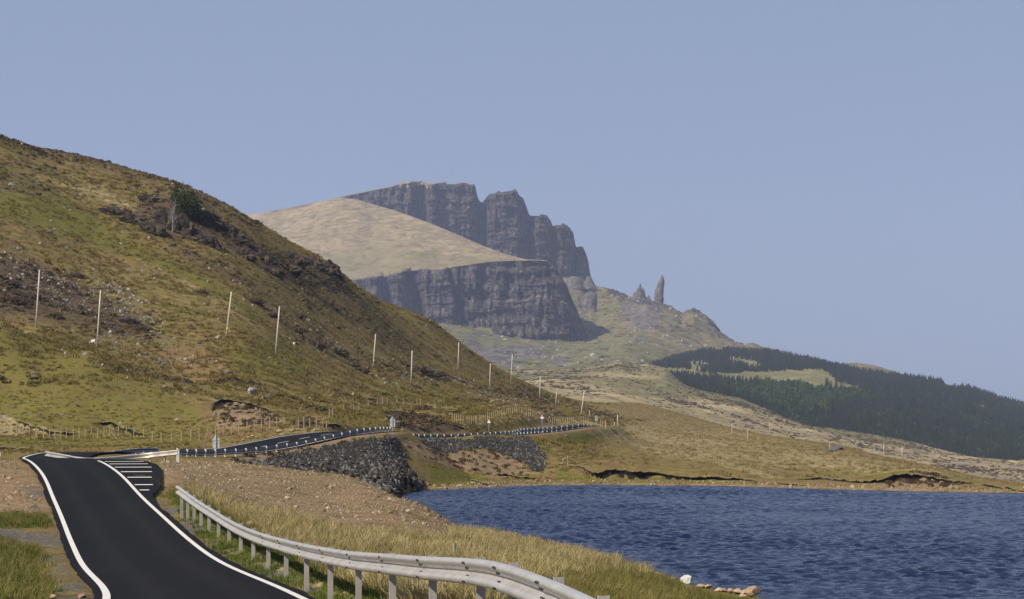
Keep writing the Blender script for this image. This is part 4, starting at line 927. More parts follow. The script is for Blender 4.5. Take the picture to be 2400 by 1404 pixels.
def scatter(name, pts, scale, key, tilt=0.12, rotz=None, kind='stuff', parent=None, label=None, squash=None):
    """one 'stuff' object whose points carry real instanced geometry"""
    n = len(pts)
    me = bpy.data.meshes.new(name); me.vertices.add(n); me.vertices.foreach_set('co', np.asarray(pts, np.float32).ravel())
    rot = np.stack([rng.normal(0, tilt, n), rng.normal(0, tilt, n), rng.random(n) * 6.283 if rotz is None else rotz], 1)
    a = me.attributes.new('rot', 'FLOAT_VECTOR', 'POINT'); a.data.foreach_set('vector', rot.astype(np.float32).ravel())
    sc3 = np.repeat(np.asarray(scale, float).reshape(-1, 1), 3, 1)
    if squash is not None: sc3 = sc3 * squash
    a = me.attributes.new('scl', 'FLOAT_VECTOR', 'POINT'); a.data.foreach_set('vector', sc3.astype(np.float32).ravel())
    o = bpy.data.objects.new(name, me); COL.objects.link(o)
    g = bpy.data.node_groups.new('scatter_' + name, 'GeometryNodeTree')
    g.interface.new_socket('Geometry', in_out='INPUT', socket_type='NodeSocketGeometry'); g.interface.new_socket('Geometry', in_out='OUTPUT', socket_type='NodeSocketGeometry')
    N = g.nodes; Lk = g.links
    gi = N.new('NodeGroupInput'); go = N.new('NodeGroupOutput'); ci = N.new('GeometryNodeCollectionInfo'); ip = N.new('GeometryNodeInstanceOnPoints')
    ci.inputs['Collection'].default_value = SRC[key]; ci.inputs['Separate Children'].default_value = True; ci.inputs['Reset Children'].default_value = True
    ip.inputs['Pick Instance'].default_value = True
    ar = N.new('GeometryNodeInputNamedAttribute'); ar.data_type = 'FLOAT_VECTOR'; ar.inputs['Name'].default_value = 'rot'
    asx = N.new('GeometryNodeInputNamedAttribute'); asx.data_type = 'FLOAT_VECTOR'; asx.inputs['Name'].default_value = 'scl'
    rv = N.new('FunctionNodeRandomValue'); rv.data_type = 'INT'
    for s in rv.inputs:
        if s.name == 'Max' and s.type == 'INT': s.default_value = 50
    e2r = N.new('FunctionNodeEulerToRotation')
    Lk.new(gi.outputs[0], ip.inputs['Points']); Lk.new(ci.outputs[0], ip.inputs['Instance'])
    Lk.new(ar.outputs['Attribute'], e2r.inputs[0]); Lk.new(e2r.outputs[0], ip.inputs['Rotation']); Lk.new(asx.outputs['Attribute'], ip.inputs['Scale'])
    ro = [s for s in rv.outputs if s.type == 'INT' and s.enabled][0]
    Lk.new(ro, ip.inputs['Instance Index']); Lk.new(ip.outputs['Instances'], go.inputs[0])
    md = o.modifiers.new('scatter', 'NODES'); md.node_group = g
    tag(o, label=label, kind=kind)
    if parent is not None: o.parent = parent
    return o

# ------------------------------------------------------------------ small shapes
def tuft_mesh(name, mat, n, h, spread, lean, w, seed, seg=2):
    r = np.random.default_rng(seed); V = []; Fc = []
    for _ in range(n):
        a = r.random() * 6.283; rr = spread * math.sqrt(r.random()); x, y = rr * math.cos(a), rr * math.sin(a)
        hh = h * (0.55 + 0.45 * r.random()); ln = lean * (0.3 + r.random()); b = a + r.normal(0, 0.8); wa = r.random() * 3.14159
        dx, dy = math.cos(wa) * w / 2, math.sin(wa) * w / 2; k = len(V)
        for s in range(seg):
            t = s / seg; q = t * t; f = 1 - 0.5 * t
            cx, cy_, z = x + math.cos(b) * ln * hh * q, y + math.sin(b) * ln * hh * q, hh * t - 0.02
            V += [(cx - dx * f, cy_ - dy * f, z), (cx + dx * f, cy_ + dy * f, z)]
        V.append((x + math.cos(b) * ln * hh, y + math.sin(b) * ln * hh, hh * (1 - 0.15 * lean)))
        for s in range(seg - 1): Fc.append((k + 2 * s, k + 2 * s + 1, k + 2 * s + 3, k + 2 * s + 2))
        Fc.append((k + 2 * seg - 2, k + 2 * seg - 1, k + 2 * seg))
    return mesh_from(name, V, Fc, [mat])
def clump_mesh(name, mat, n, rx, rz, leaf, seed):
    """low bush of small random faces through a dome volume"""
    r = np.random.default_rng(seed); V = []; Fc = []
    for _ in range(n):
        d = r.normal(size=3); d /= np.linalg.norm(d); d[2] = abs(d[2]); q = (0.55 + 0.5 * r.random())
        c = d * np.array([rx, rx, rz]) * q
        u = r.normal(size=3); u /= np.linalg.norm(u); v = np.cross(u, d); v /= (np.linalg.norm(v) + 1e-9)
        s = leaf * (0.6 + 0.8 * r.random()); k = len(V)
        V += [c - u * s, c + v * s * 0.7, c + u * s, c - v * s * 0.7]; Fc.append((k, k + 1, k + 2, k + 3))
    return mesh_from(name, V, Fc, [mat])
def rock_mesh(name, mat, seed, sub=2, amp=0.35, flat=0.75, facets=True):
    bm = bmesh.new(); bmesh.ops.create_icosphere(bm, subdivisions=sub, radius=1.0)
    co = np.array([v.co[:] for v in bm.verts])
    r = np.random.default_rng(seed)
    for _ in range(7):     # planar cuts make it blocky
        n = r.normal(size=3); n /= np.linalg.norm(n); d = 0.45 + 0.4 * r.random()
        s = co @ n; co = co - np.maximum(s - d, 0)[:, None] * n
    k = 1 + amp * fbm3(co[:, 0] * 1.3 + seed, co[:, 1] * 1.3, co[:, 2] * 1.3, 3, seed)
    co = co * k[:, None] * np.array([1.0, 0.8 + 0.3 * r.random(), flat])
    for v, c in zip(bm.verts, co): v.co = c
    me = bpy.data.meshes.new(name); bm.to_mesh(me); bm.free(); me.materials.append(mat); return me
def tube_into(V, Fc, pts, radii, n=6, cap=True):
    pts = [np.array(p, float) for p in pts]; k0 = len(V)
    for i, p in enumerate(pts):
        t = pts[min(i + 1, len(pts) - 1)] - pts[max(i - 1, 0)]; t = t / (np.linalg.norm(t) + 1e-9)
        a = np.cross(t, (0.3, 1, 0.2)); a /= np.linalg.norm(a) + 1e-9; b = np.cross(t, a)
        for j in range(n):
            th = 2 * math.pi * j / n; V.append(p + (a * math.cos(th) + b * math.sin(th)) * radii[i])
    for i in range(len(pts) - 1):
        for j in range(n):
            j2 = (j + 1) % n; Fc.append((k0 + i * n + j, k0 + i * n + j2, k0 + (i + 1) * n + j2, k0 + (i + 1) * n + j))
    if cap: Fc.append(tuple(k0 + (len(pts) - 1) * n + j for j in range(n))); Fc.append(tuple(k0 + j for j in reversed(range(n))))
def box_into(V, Fc, c, s, R=None):
    k = len(V); c = np.array(c, float)
    for dz in (-1, 1):
        for dx, dy in ((-1, -1), (1, -1), (1, 1), (-1, 1)):
            p = np.array([dx * s[0] / 2, dy * s[1] / 2, dz * s[2] / 2]); V.append(c + (R @ p if R is not None else p))
    Fc += [(k + 3, k + 2, k + 1, k), (k + 4, k + 5, k + 6, k + 7)] + [(k + a, k + (a + 1) % 4, k + 4 + (a + 1) % 4, k + 4 + a) for a in range(4)]

# ------------------------------------------------------------------ riprap embankments
RIP1 = [(540, 1080), (600, 1079), (680, 1066), (760, 1048), (830, 1034), (880, 1026), (922, 1025), (940, 1045), (956, 1070), (946, 1085), (962, 1110), (992, 1140), (988, 1153), (880, 1156), (850, 1130), (760, 1112), (640, 1098), (560, 1092)]
RIP2 = [(962, 1034), (1000, 1030), (1100, 1028), (1200, 1026), (1234, 1022), (1256, 1045), (1282, 1075), (1270, 1109), (1245, 1106), (1225, 1086), (1190, 1069), (1150, 1059), (1110, 1053), (1080, 1058), (1040, 1067), (1000, 1053)]
wv = fbm2(GX / 3, GY / 3, 3, 131) * 6
def rip_mask(poly, y0, y1):
    return (poly_sd(GPX + wv, GPY + wv, poly) > 0) & (GY > y0) & (GY < y1) & (SD < 0.8)
STONES = [rock_mesh('stone', MAT['riprap'], 200 + i, 1, 0.35, 0.8) for i in range(8)]
source('riprap', STONES)
for poly, y0, y1, nm, ns in ((RIP1, 186, 275, 'embankment', 300), (RIP2, 268, 350, 'embankment', 120)):
    mk = rip_mask(poly, y0, y1)
    kf = mk[:-1, :-1] & mk[1:, 1:] & mk[1:, :-1] & mk[:-1, 1:]
    V3 = np.stack([GX, GY, GZ + 0.05 + 0.10 * np.abs(fbm2(GX / 0.7, GY / 0.9, 3, 133))], -1)
    bed = grid_mesh(nm, V3, MAT['riprap_bed'], keep=kf); tag(bed, kind='structure')
    pts, idx = pick(mk.astype(float), 15.0, 12000)
    low = np.clip((HOR + 140 - (pts[:, 2] * 0 + (HOR - F * (pts[:, 2] - EYE) / pts[:, 1]))) / 120, 0, 1)
    big = np.clip(1.0 - (pts[:, 2]) / 4.5, 0, 1)
    s = (0.06 + 0.16 * rng.random(len(pts)) ** 3) * (1 + 1.3 * big ** 2 * (poly is RIP1))
    o = np.argsort(-s / pts[:, 1]); top = o[:ns]; rest = o[ns:]
    for k in top:
        st = bpy.data.objects.new('stone', STONES[int(rng.integers(8))]); COL.objects.link(st); st.parent = bed
        sv = s[k] * 1.25; st.location = (float(pts[k, 0]), float(pts[k, 1]), float(pts[k, 2] + 0.10))
        st.scale = (sv * (0.8 + 0.5 * rng.random()), sv, sv * 0.85); st.rotation_euler = tuple(rng.random(3) * 6.28)
    scatter('rubble', pts[rest] + np.array([0, 0, 0.06]), s[rest], 'riprap', 1.5, parent=bed)

# ------------------------------------------------------------------ shore stones of the far bank
SH = [rock_mesh('stone', MAT['shore_stone'], 230 + i, 1, 0.35, 0.7) for i in range(6)]; source('shore', SH)
mk = (SD < 0.3) & (land < 2.6) & (GY > 190)
pts, _ = pick(mk.astype(float), 3.0, 2600); s = 0.08 + 0.16 * rng.random(len(pts)) ** 3
scatter('shore_stones', pts + np.array([0, 0, 0.03]), s, 'shore', 1.0)

# ------------------------------------------------------------------ peat banks and earth scarps: turf lip over a raw face
def bank(L, ys_, hg, top, seed, face, name='peat_bank', lip=0.30):
    n = len(L); rows = [[], [], [], [], [], []]
    jag = vn2(np.arange(n) / 4.0, np.zeros(n), seed + 3) * 0.9 + vn2(np.arange(n) / 1.1, np.zeros(n), seed + 4) * 0.5
    for (px, py), Y, h, zt, j in zip(L, ys_, hg, top, jag):
        X = (px - 1200) / F * Y; k = min(1.0, h / 0.4); z = zt + 0.05 + 0.10 * j * k
        f = lambda dy: (X * (Y + dy) / Y, Y + dy)
        rows[0].append((*f(0.8), zt - 0.08)); rows[1].append((*f(0.1), z + 0.02)); rows[2].append((*f(-0.55 - lip * k * (1 + 0.6 * j)), z - 0.05))
        rows[3].append((*f(-0.50 - lip * k * (0.9 + 0.6 * j)), z - 0.13)); rows[4].append((*f(-0.42), z - 0.2 - 0.2 * h)); rows[5].append((*f(-0.72 + 0.2 * j), zt - h * 1.05 - 0.1))
    V = np.array(rows).reshape(-1, 3); Fc = []; mi = []
    for i in range(5):
        for k in range(n - 1):
            Fc.append((i * n + k, i * n + k + 1, (i + 1) * n + k + 1, (i + 1) * n + k)); mi.append(0 if i < 2 else 1)
    o = link(name, mesh_from(name, V, Fc, [MAT['turf'], MAT[face]], midx=mi)); tag(o, kind='structure'); return o
for L, ys_, hg, top, sd_, kind in BANKS: bank(L, ys_, hg, top, sd_, kind)

# ------------------------------------------------------------------ rock outcrops on the hill
def crag(px, py, wpx, hpx, seed, ymin=380):
    g = ground_at(px, py + hpx * 0.4, ymin); sx = wpx / 2 * g[1] / F; sz = hpx / 2 * g[1] / F
    bm = bmesh.new(); bmesh.ops.create_icosphere(bm, subdivisions=4, radius=1.0)
    co = np.array([v.co[:] for v in bm.verts]); 
    k = 1 + 0.7 * fbm3(co[:, 0] * 2.2 + seed, co[:, 1] * 2.2, co[:, 2] * 2.2, 4, seed, 0.6) - 0.5 * np.abs(fbm3(co[:, 0] * 5, co[:, 1] * 5, co[:, 2] * 1.5 + seed, 3, seed + 4))
    st = np.round(co[:, 2] * 4) / 4; co[:, 2] = co[:, 2] * 0.5 + st * 0.5
    co = co * k[:, None] * np.array([sx, sx * 0.6, sz])
    co[:, 2] -= co[:, 0] * 0.35 * sz / sx
    for v, c in zip(bm.verts, co): v.co = c
    me = bpy.data.meshes.new('crag'); bm.to_mesh(me); bm.free(); me.materials.append(MAT['crag'])
    o = link('crag', me, loc=g + np.array([0, 0.2 * sx, sz * 0.25])); tag(o, kind='structure'); return o
for i, (px, py, w_, h_) in enumerate([(262, 492, 60, 26), (315, 510, 70, 34), (360, 530, 70, 46), (345, 462, 50, 26), (392, 505, 60, 60), (430, 520, 70, 70), (470, 500, 70, 60), (505, 520, 60, 50), (490, 560, 60, 40), (545, 540, 60, 46), (575, 590, 50, 40), (620, 600, 50, 40), (690, 600, 60, 36), (735, 610, 55, 36), (775, 625, 60, 44), (640, 630, 50, 32), (680, 625, 60, 30)]):
    crag(px, py, w_, h_, 400 + i * 3)

# ------------------------------------------------------------------ loose stones on the hill
SCR = [rock_mesh('stone', MAT['scree'], 260 + i, 1, 0.35, 0.75) for i in range(6)]; source('scree', SCR)
screem = np.maximum.reduce([cover([(-500, 540), (0, 580), (120, 612), (230, 640), (330, 700), (410, 780), (450, 860), (380, 815), (300, 770), (230, 745), (100, 700), (0, 660), (-500, 640)], 9, 385, 560),
    cover([(180, 700), (300, 760), (400, 820), (420, 880), (330, 850), (230, 800)], 10, 385, 480, 0.45), cover([(480, 600), (640, 700), (800, 790), (900, 850), (1050, 900), (900, 880), (740, 800), (600, 720)], 14, 400, 800, 0.4),
    cover([(1040, 880), (1240, 950), (1330, 985), (1240, 975), (1100, 930)], 8, 430, 900, 0.5)])
speck = ((GPX < 1350) & (GY > 290)) * 0.02
pts, _ = pick(screem * (0.35 + 0.65 * (fbm2(GX / 5, GY / 5, 3, 141) > 0.05)) + speck, 1.5, 20000); v = visible(pts); pts = pts[v]
s = 0.10 + 0.40 * rng.random(len(pts)) ** 3
scatter('scree', pts, s, 'scree', 1.0)
BLD = [rock_mesh('boulder', MAT['boulder'], 280 + i, 3, 0.3, 0.75) for i in range(4)]; BLK = [rock_mesh('boulder', MAT['boulder_dark'], 290 + i, 3, 0.3, 0.8) for i in range(3)]
SND = [rock_mesh('boulder', MAT['sandstone'], 295 + i, 3, 0.22, 0.8) for i in range(4)]; WHT = rock_mesh('boulder', MAT['white_rock'], 311, 4, 0.75, 0.75)
def boulder(px, py, wpx, me, label, group=None, ymin=200, zs=1.0, sink=0.25):
    g = ground_at(px, py, ymin); r_ = wpx / 2 * g[1] / F
    o = link('boulder', me, loc=g + np.array([0, r_ * 0.4, r_ * (0.75 * zs - sink)]), rot=(0, 0, random.random() * 6.28), scale=(r_, r_, r_ * zs)); tag(o, label, 'boulder', group); return o
boulder(592, 924, 30, BLD[0], 'large lichen-spotted grey boulder on the slope above the earth scar', ymin=240, zs=0.95)
boulder(560, 914, 11, BLD[1], 'small pale boulder just left of the large lichen-spotted one', ymin=240)
boulder(631, 932, 13, BLK[0], 'dark boulder just right of the large lichen-spotted one', ymin=240, zs=1.2)
boulder(725, 937, 10, BLD[2], 'small white boulder on the grass right of the earth scar', ymin=240)
boulder(509, 794, 14, BLD[3], 'grey boulder at the foot of the third utility pole from the left', ymin=380)
boulder(181, 953, 12, BLK[1], 'round dark boulder on the lower green slope at left', ymin=240)
boulder(78, 889, 22, BLK[2], 'dark slab-like boulder on the green slope at far left', ymin=240, zs=0.6)
boulder(240, 858, 10, BLD[1], 'small pale boulder below the second utility pole from the left', ymin=240)
boulder(117, 548, 14, BLK[0], 'dark boulder high on the grass at upper left', ymin=420)
boulder(28, 437, 16, BLD[2], 'grey boulder high up near the left edge', ymin=420)
boulder(120, 520, 9, BLD[0], 'small grey boulder above the dark one at upper left', ymin=420)
boulder(676, 868, 12, BLK[1], 'dark boulder below the fourth utility pole from the left', ymin=300)
boulder(535, 876, 14, BLK[2], 'dark boulder on the slope left of the fourth utility pole', ymin=300, zs=1.1)
boulder(655, 1014, 12, SND[0], 'pale rounded boulder on the verge behind the far road', ymin=235)
boulder(740, 1009, 22, SND[1], 'flat sandy boulder by the far road below the peat bank', ymin=240, zs=0.45)
for k, (px, py, w_) in enumerate([(570, 1033, 8), (582, 1028, 9), (592, 1024, 9), (602, 1027, 9)]):
    boulder(px, py, w_, SND[k], f'pale stone in the row behind the far road, {ORD[k]} from the left of four', 'pale stones behind the far road', ymin=225)
boulder(583, 1233, 28, SND[2], 'cream and orange boulder in the grass behind the near crash barrier', ymin=75, zs=0.75)
boulder(1608, 1369, 31, WHT, 'knobbly white boulder at the water edge of the grassy point', ymin=60, zs=1.0, sink=0.1)
for k, (px, py, w_, zs) in enumerate([(1643, 1378, 16, 0.6), (1658, 1380, 18, 0.6), (1683, 1386, 16, 0.6), (1697, 1388, 14, 0.7), (1712, 1390, 12, 0.9), (1722, 1389, 14, 1.1), (1735, 1394, 22, 0.7), (1750, 1396, 22, 0.7), (1767, 1401, 26, 1.0), (1786, 1397, 16, 1.0), (1803, 1402, 24, 0.75), (1818, 1405, 22, 0.6), (1742, 1402, 14, 0.7)]):
    boulder(px, py, w_ * 1.5, SND[k % 4], f'tan shore rock at the tip of the grassy point, {ORD[k]} of the row' if k < 12 else 'tan shore rock in front of the row at the tip of the grassy point', 'tan rocks along the near shore', ymin=50, zs=zs, sink=0.15)
boulder(124, 1404, 18, SND[0], 'tan rock at the bottom edge, left of the two beside the near road', ymin=40); boulder(193, 1402, 26, SND[1], 'tan rock at the bottom edge, right of the two beside the near road', ymin=40, zs=0.7)
boulder(98, 1217, 10, SND[2], 'small pale rock on the earth verge left of the near road', ymin=60); boulder(26, 1212, 9, SND[3], 'small pale rock on the green verge at the left edge', ymin=60)

# ------------------------------------------------------------------ crash barriers
PROF = [(0.020, 0.000), (0.055, -0.003), (0.088, -0.016), (0.104, -0.044), (0.098, -0.074), (0.062, -0.106), (0.018, -0.128), (0.006, -0.150), (0.010, -0.176), (0.050, -0.200), (0.090, -0.222), (0.104, -0.252), (0.094, -0.286), (0.060, -0.306), (0.022, -0.310)]
def barrier(posts, face, label, group, mat, lap=0.28, bolts=0, post_h=0.76, beam_scale=1.0, group_cat='crash barrier', ends=True, endplate=None):
    """posts: (X,Y,Ztop) in order; face +1: traffic face to the right of travel, -1 to the left"""
    posts = np.array(posts, float); base = posts[0].copy(); base[2] = ground_z(base[0], base[1])
    root = empty('crash_barrier', base); tag(root, label, 'crash barrier', group)
    curve = catmull(posts, 8); n = len(posts)
    def frame(k):
        a = curve[max(k - 1, 0)]; b = curve[min(k + 1, len(curve) - 1)]; t = (b - a)[:2]; t = t / np.linalg.norm(t); return t, np.array([t[1], -t[0]]) * face
    mets = MAT['steel_shaded'] if mat == 'dark' else MAT['steel']
    for i in range(n - 1):
        ks = list(range(i * 8, (i + 1) * 8 + 1)); V = []; Fc = []
        pl = curve[ks].copy()
        d = pl[-1] - pl[-2]; d = d / np.linalg.norm(d); pl = np.vstack([pl, pl[-1] + d * lap]); ks = ks + [ks[-1]]
        for q, (p, k) in enumerate(zip(pl, ks)):
            t, nn = frame(k); ex = 0.004 * (q == len(pl) - 1) + 0.006 * (q >= len(pl) - 2)
            for o, h in PROF:
                V.append((p[0] + nn[0] * (o + ex) - base[0], p[1] + nn[1] * (o + ex) - base[1], p[2] + h * beam_scale - base[2]))
        m = len(PROF)
        for q in range(len(pl) - 1):
            for r_ in range(m - 1): Fc.append((q * m + r_, q * m + r_ + 1, (q + 1) * m + r_ + 1, (q + 1) * m + r_))
        beam = link('beam', mesh_from('beam', V, Fc, [mets], smooth=True), root)
        if i < bolts:
            t, nn = frame(ks[-1]); c = pl[-1] - np.r_[t * 0.16, 0]
            for h in (-0.045, -0.105, -0.20, -0.265):
                o_ = np.interp(-h, [-q[1] for q in PROF], [q[0] for q in PROF])
                for sgn in (-0.06, 0.06):
                    b = c[:2] + nn * (o_ + 0.012) + t * sgn
                    V2 = []; F2 = []; tube_into(V2, F2, [np.r_[b - nn * 0.012, c[2] + h] - base, np.r_[b + nn * 0.012, c[2] + h] - base], [0.016, 0.013], 6)
                    link('bolt', mesh_from('bolt', V2, F2, [MAT['bolt']]), beam)
    for i in range(n):
        p = posts[i]; t, nn = frame(min(i * 8, len(curve) - 1)); V = []; Fc = []
        R = np.array([[t[0], -nn[0], 0], [t[1], -nn[1], 0], [0, 0, 1]])
        gz = ground_z(p[0], p[1]); top = p[2] + 0.012; bot = min(gz, p[2] - post_h) - 0.1; h = top - bot
        c = np.r_[p[:2] - nn * 0.045, (top + bot) / 2] - base
        c = c - np.r_[nn * 0.035, 0]; pw = 0.13 if mat == 'dark' else 0.10; box_into(V, Fc, c, (0.010, pw, h), R); box_into(V, Fc, c + np.r_[t * 0.0315 + nn * (pw / 2 - 0.005), 0], (0.053, 0.010, h), R); box_into(V, Fc, c + np.r_[t * 0.0315 - nn * (pw / 2 - 0.005), 0], (0.053, 0.010, h), R)
        link('post', mesh_from('post', V, Fc, [MAT['steel_post_bright' if mat == 'dark' else 'steel_post']]), root)
    if endplate is not None:
        p = posts[0]; t, nn = frame(0); V = []; Fc = []; R = np.array([[t[0], -nn[0], 0], [t[1], -nn[1], 0], [0, 0, 1]])
        box_into(V, Fc, np.r_[p[:2] + nn * 0.05, p[2] - 0.36] - base, (0.22, 0.02, 0.80), R); link('end_plate', mesh_from('end_plate', V, Fc, [MAT['steel']]), root)
    return root
NEAR = [(1500, 1452, 19.6), (1394, 1400, 22), (1291, 1355.7, 24.4), (1187, 1321, 27.3), (1112, 1309, 30), (1001, 1304, 34), (908, 1297.5, 38.6), (830, 1292.5, 44), (765, 1283, 49), (710, 1273, 54.5), (663, 1262, 60), (622, 1251, 65), (587, 1239, 70), (558, 1226.6, 74.5), (531, 1212, 78.5), (506.6, 1197, 82), (484.5, 1183.7, 85), (466, 1172, 87.5), (450, 1161, 89.7), (435, 1150, 91.5), (421, 1140, 93)]
barrier([P(px, py, Y) for px, py, Y in NEAR], -1, 'long curving galvanised crash barrier beside the near road, closest to the viewer', 'crash barriers', 'steel', bolts=11)
barrier([P(418, 1054, 150), P(385, 1057.5, 150.5), P(352, 1061, 151), P(318, 1064.5, 151), P(283, 1068, 150.5), P(248, 1071, 150), P(212, 1073, 149.5), P(185, 1071, 150), P(160, 1066.5, 151.5), P(136, 1062, 153), P(112, 1058, 155)], 1 if False else -1, 'bright galvanised crash barrier in a shallow V behind the road crest', 'crash barriers', 'steel', endplate=True, post_h=0.66, beam_scale=1.0)
def path_z(tab, px): return np.interp(px, [q[0] for q in tab], [q[1] for q in tab]), np.interp(px, [q[0] for q in tab], [q[2] for q in tab])
tabA = [(196, 1069, 186), (230, 1063, 190), (280, 1055, 196), (330, 1050, 203), (368, 1050, 212)]
barrier([P(px, *path_z(tabA, px)) for px in (199, 216, 233, 250, 268, 286, 303, 321, 339, 357, 368)], 1 if True else -1, 'short dark-backed crash barrier above the left half of the bright V-shaped one', 'crash barriers', 'dark', post_h=0.55)
tabB = [(410, 1050.5, 190), (436, 1053, 193), (507, 1053, 200), (575, 1051, 209), (620, 1046, 217), (665, 1040, 224), (710, 1034, 231), (760, 1023.5, 238.5), (800, 1014, 245), (830, 1007, 250), (850, 1004, 254), (876, 1002, 258), (900, 1001, 262), (914, 1001, 265)]
barrier([P(px, *path_z(tabB, px)) for px in (413, 436, 457, 479, 502, 525, 550, 574, 598, 622, 646, 670, 693, 715, 737, 758, 779, 799, 818, 835, 851, 865, 878, 889, 897, 905, 912)], -1, 'long dark-backed crash barrier along the far road with the nearer two sign posts', 'crash barriers', 'dark', post_h=0.72)
tabC = [(944, 1017, 300), (1000, 1018.5, 309), (1060, 1018, 318), (1120, 1015, 328), (1170, 1012, 338), (1200, 1010, 346), (1215, 1005.5, 354), (1240, 1004, 362), (1300, 1001, 384), (1340, 996, 402), (1370, 994, 418), (1384, 996, 428)]
barrier([P(px, *path_z(tabC, px)) for px in (944, 955, 967, 980, 993, 1008, 1023, 1039, 1056, 1072, 1087, 1103, 1118, 1133, 1147, 1160, 1172, 1182, 1192, 1200, 1206, 1212, 1219, 1227, 1235, 1244, 1252, 1261, 1271, 1281, 1292, 1303, 1315, 1328, 1341, 1354, 1367, 1376, 1384)], -1, 'far dark-backed crash barrier above the second stone embankment', 'crash barriers', 'dark', post_h=0.72)

# ------------------------------------------------------------------ road signs
def tri(s, w_): return [(-w_ / 2, 0), (w_ / 2, 0), (0, s)]
def sign(px, py_foot, Y, wpx, label, front=False, py_top=None, ymin=150, tri_h=0.88, plate=True, yaw=0.0, tri_only=False):
    sc_ = Y / F; X = (px - 1200) / F * Y; gz = ground_z(X, Y); foot_z = EYE + (HOR - py_foot) / F * Y
    top = EYE + (HOR - py_top) / F * Y; base = np.array([X, Y, min(gz, foot_z)])
    root = empty('road_sign', base, yaw); tag(root, label, 'road sign', 'triangular road signs')
    H = top - base[2]; w_ = wpx * sc_; th = w_ * tri_h
    V = []; Fc = []; tube_into(V, Fc, [(0, -0.05, -0.2), (0, -0.05, H - 0.06)], [0.038, 0.038], 8); link('pole', mesh_from('pole', V, Fc, [MAT['sign_pole']]), root)
    def slab(pts, y0, y1, mat, name, parent):
        n = len(pts); V = [(x, y0, z) for x, z in pts] + [(x, y1, z) for x, z in pts]
        Fc = [tuple(range(n)), tuple(reversed(range(n, 2 * n)))] + [(i, n + i, n + (i + 1) % n, (i + 1) % n) for i in range(n)]
        return link(name, mesh_from(name, V, Fc, [mat]), parent)
    c = 0.10 * w_
    def rtri(s):      # blunt-cornered triangle
        cx, cz_ = 0, H - th * 0.62
        P3 = [(-w_ / 2, H - th), (w_ / 2, H - th), (0, H)]; out = []
        for i in range(3):
            a = np.array(P3[i]); p = np.array(P3[i - 1]); q = np.array(P3[(i + 1) % 3])
            out += [a + (p - a) / np.linalg.norm(p - a) * c, a + (q - a) / np.linalg.norm(q - a) * c]
        out = np.array(out); ctr = np.array([cx, H - th * 0.64]); return [tuple(ctr + (o - ctr) * s) for o in out]
    if front:
        f = slab(rtri(1.0), -0.095, -0.075, MAT['sign_red'], 'triangle_plate', root); slab(rtri(0.62), -0.101, -0.0965, MAT['sign_white'], 'white_field', f)
        slab([(-0.05 * w_, H - 0.80 * th), (0.05 * w_, H - 0.80 * th), (0.06 * w_, H - 0.5 * th), (-0.02 * w_, H - 0.45 * th)], -0.106, -0.1025, MAT['sign_black'], 'symbol', f)
        pw = w_ * 0.46; slab([(-pw, H - th - 0.55 * w_), (pw, H - th - 0.55 * w_), (pw, H - th - 0.05 * w_), (-pw, H - th - 0.05 * w_)], -0.095, -0.075, MAT['sign_white'], 'supplementary_plate', root)
    else:
        f = slab(rtri(1.0), 0.0, 0.02, MAT['sign_back'], 'triangle_plate', root)
        V = []; Fc = []; box_into(V, Fc, (0, -0.012, H - th * 0.85), (w_ * 0.8, 0.02, 0.035)); link('bracket', mesh_from('bracket', V, Fc, [MAT['sign_back']]), f)
        if plate:
            pw = w_ * 0.38; b0 = H - th - 0.80 * w_; b1 = H - th - 0.07 * w_
            g = slab([(-pw, b0), (pw, b0), (pw, b1), (-pw, b1)], 0.0, 0.02, MAT['sign_back'], 'supplementary_plate', root)
            V = []; Fc = []; box_into(V, Fc, (0, -0.012, b1 - 0.10), (pw * 1.7, 0.02, 0.035)); link('bracket', mesh_from('bracket', V, Fc, [MAT['sign_back']]), g)
    return root
sign(506.5, 1074, 197.5, 20.5, 'grey back of a triangular road sign, nearest of those by the far road', py_top=1016)
sign(920, 1017, 266, 16, 'grey back of a triangular road sign at the end of the middle barrier', py_top=974)
sign(1146, 1013, 352, 7.2, 'red and white warning triangle with plate, left of the two facing us', True, py_top=981)
sign(1270.5, 999, 402, 7.2, 'red and white warning triangle with plate, right of the two facing us', True, py_top=971)
sign(1398, 1003, 440, 8.5, 'small grey sign back beyond the end of the far barrier', py_top=972)
sl = sign(-14, 1075, 172, 33, 'white and red warning sign cut off by the left edge of the view', True, py_top=1030)

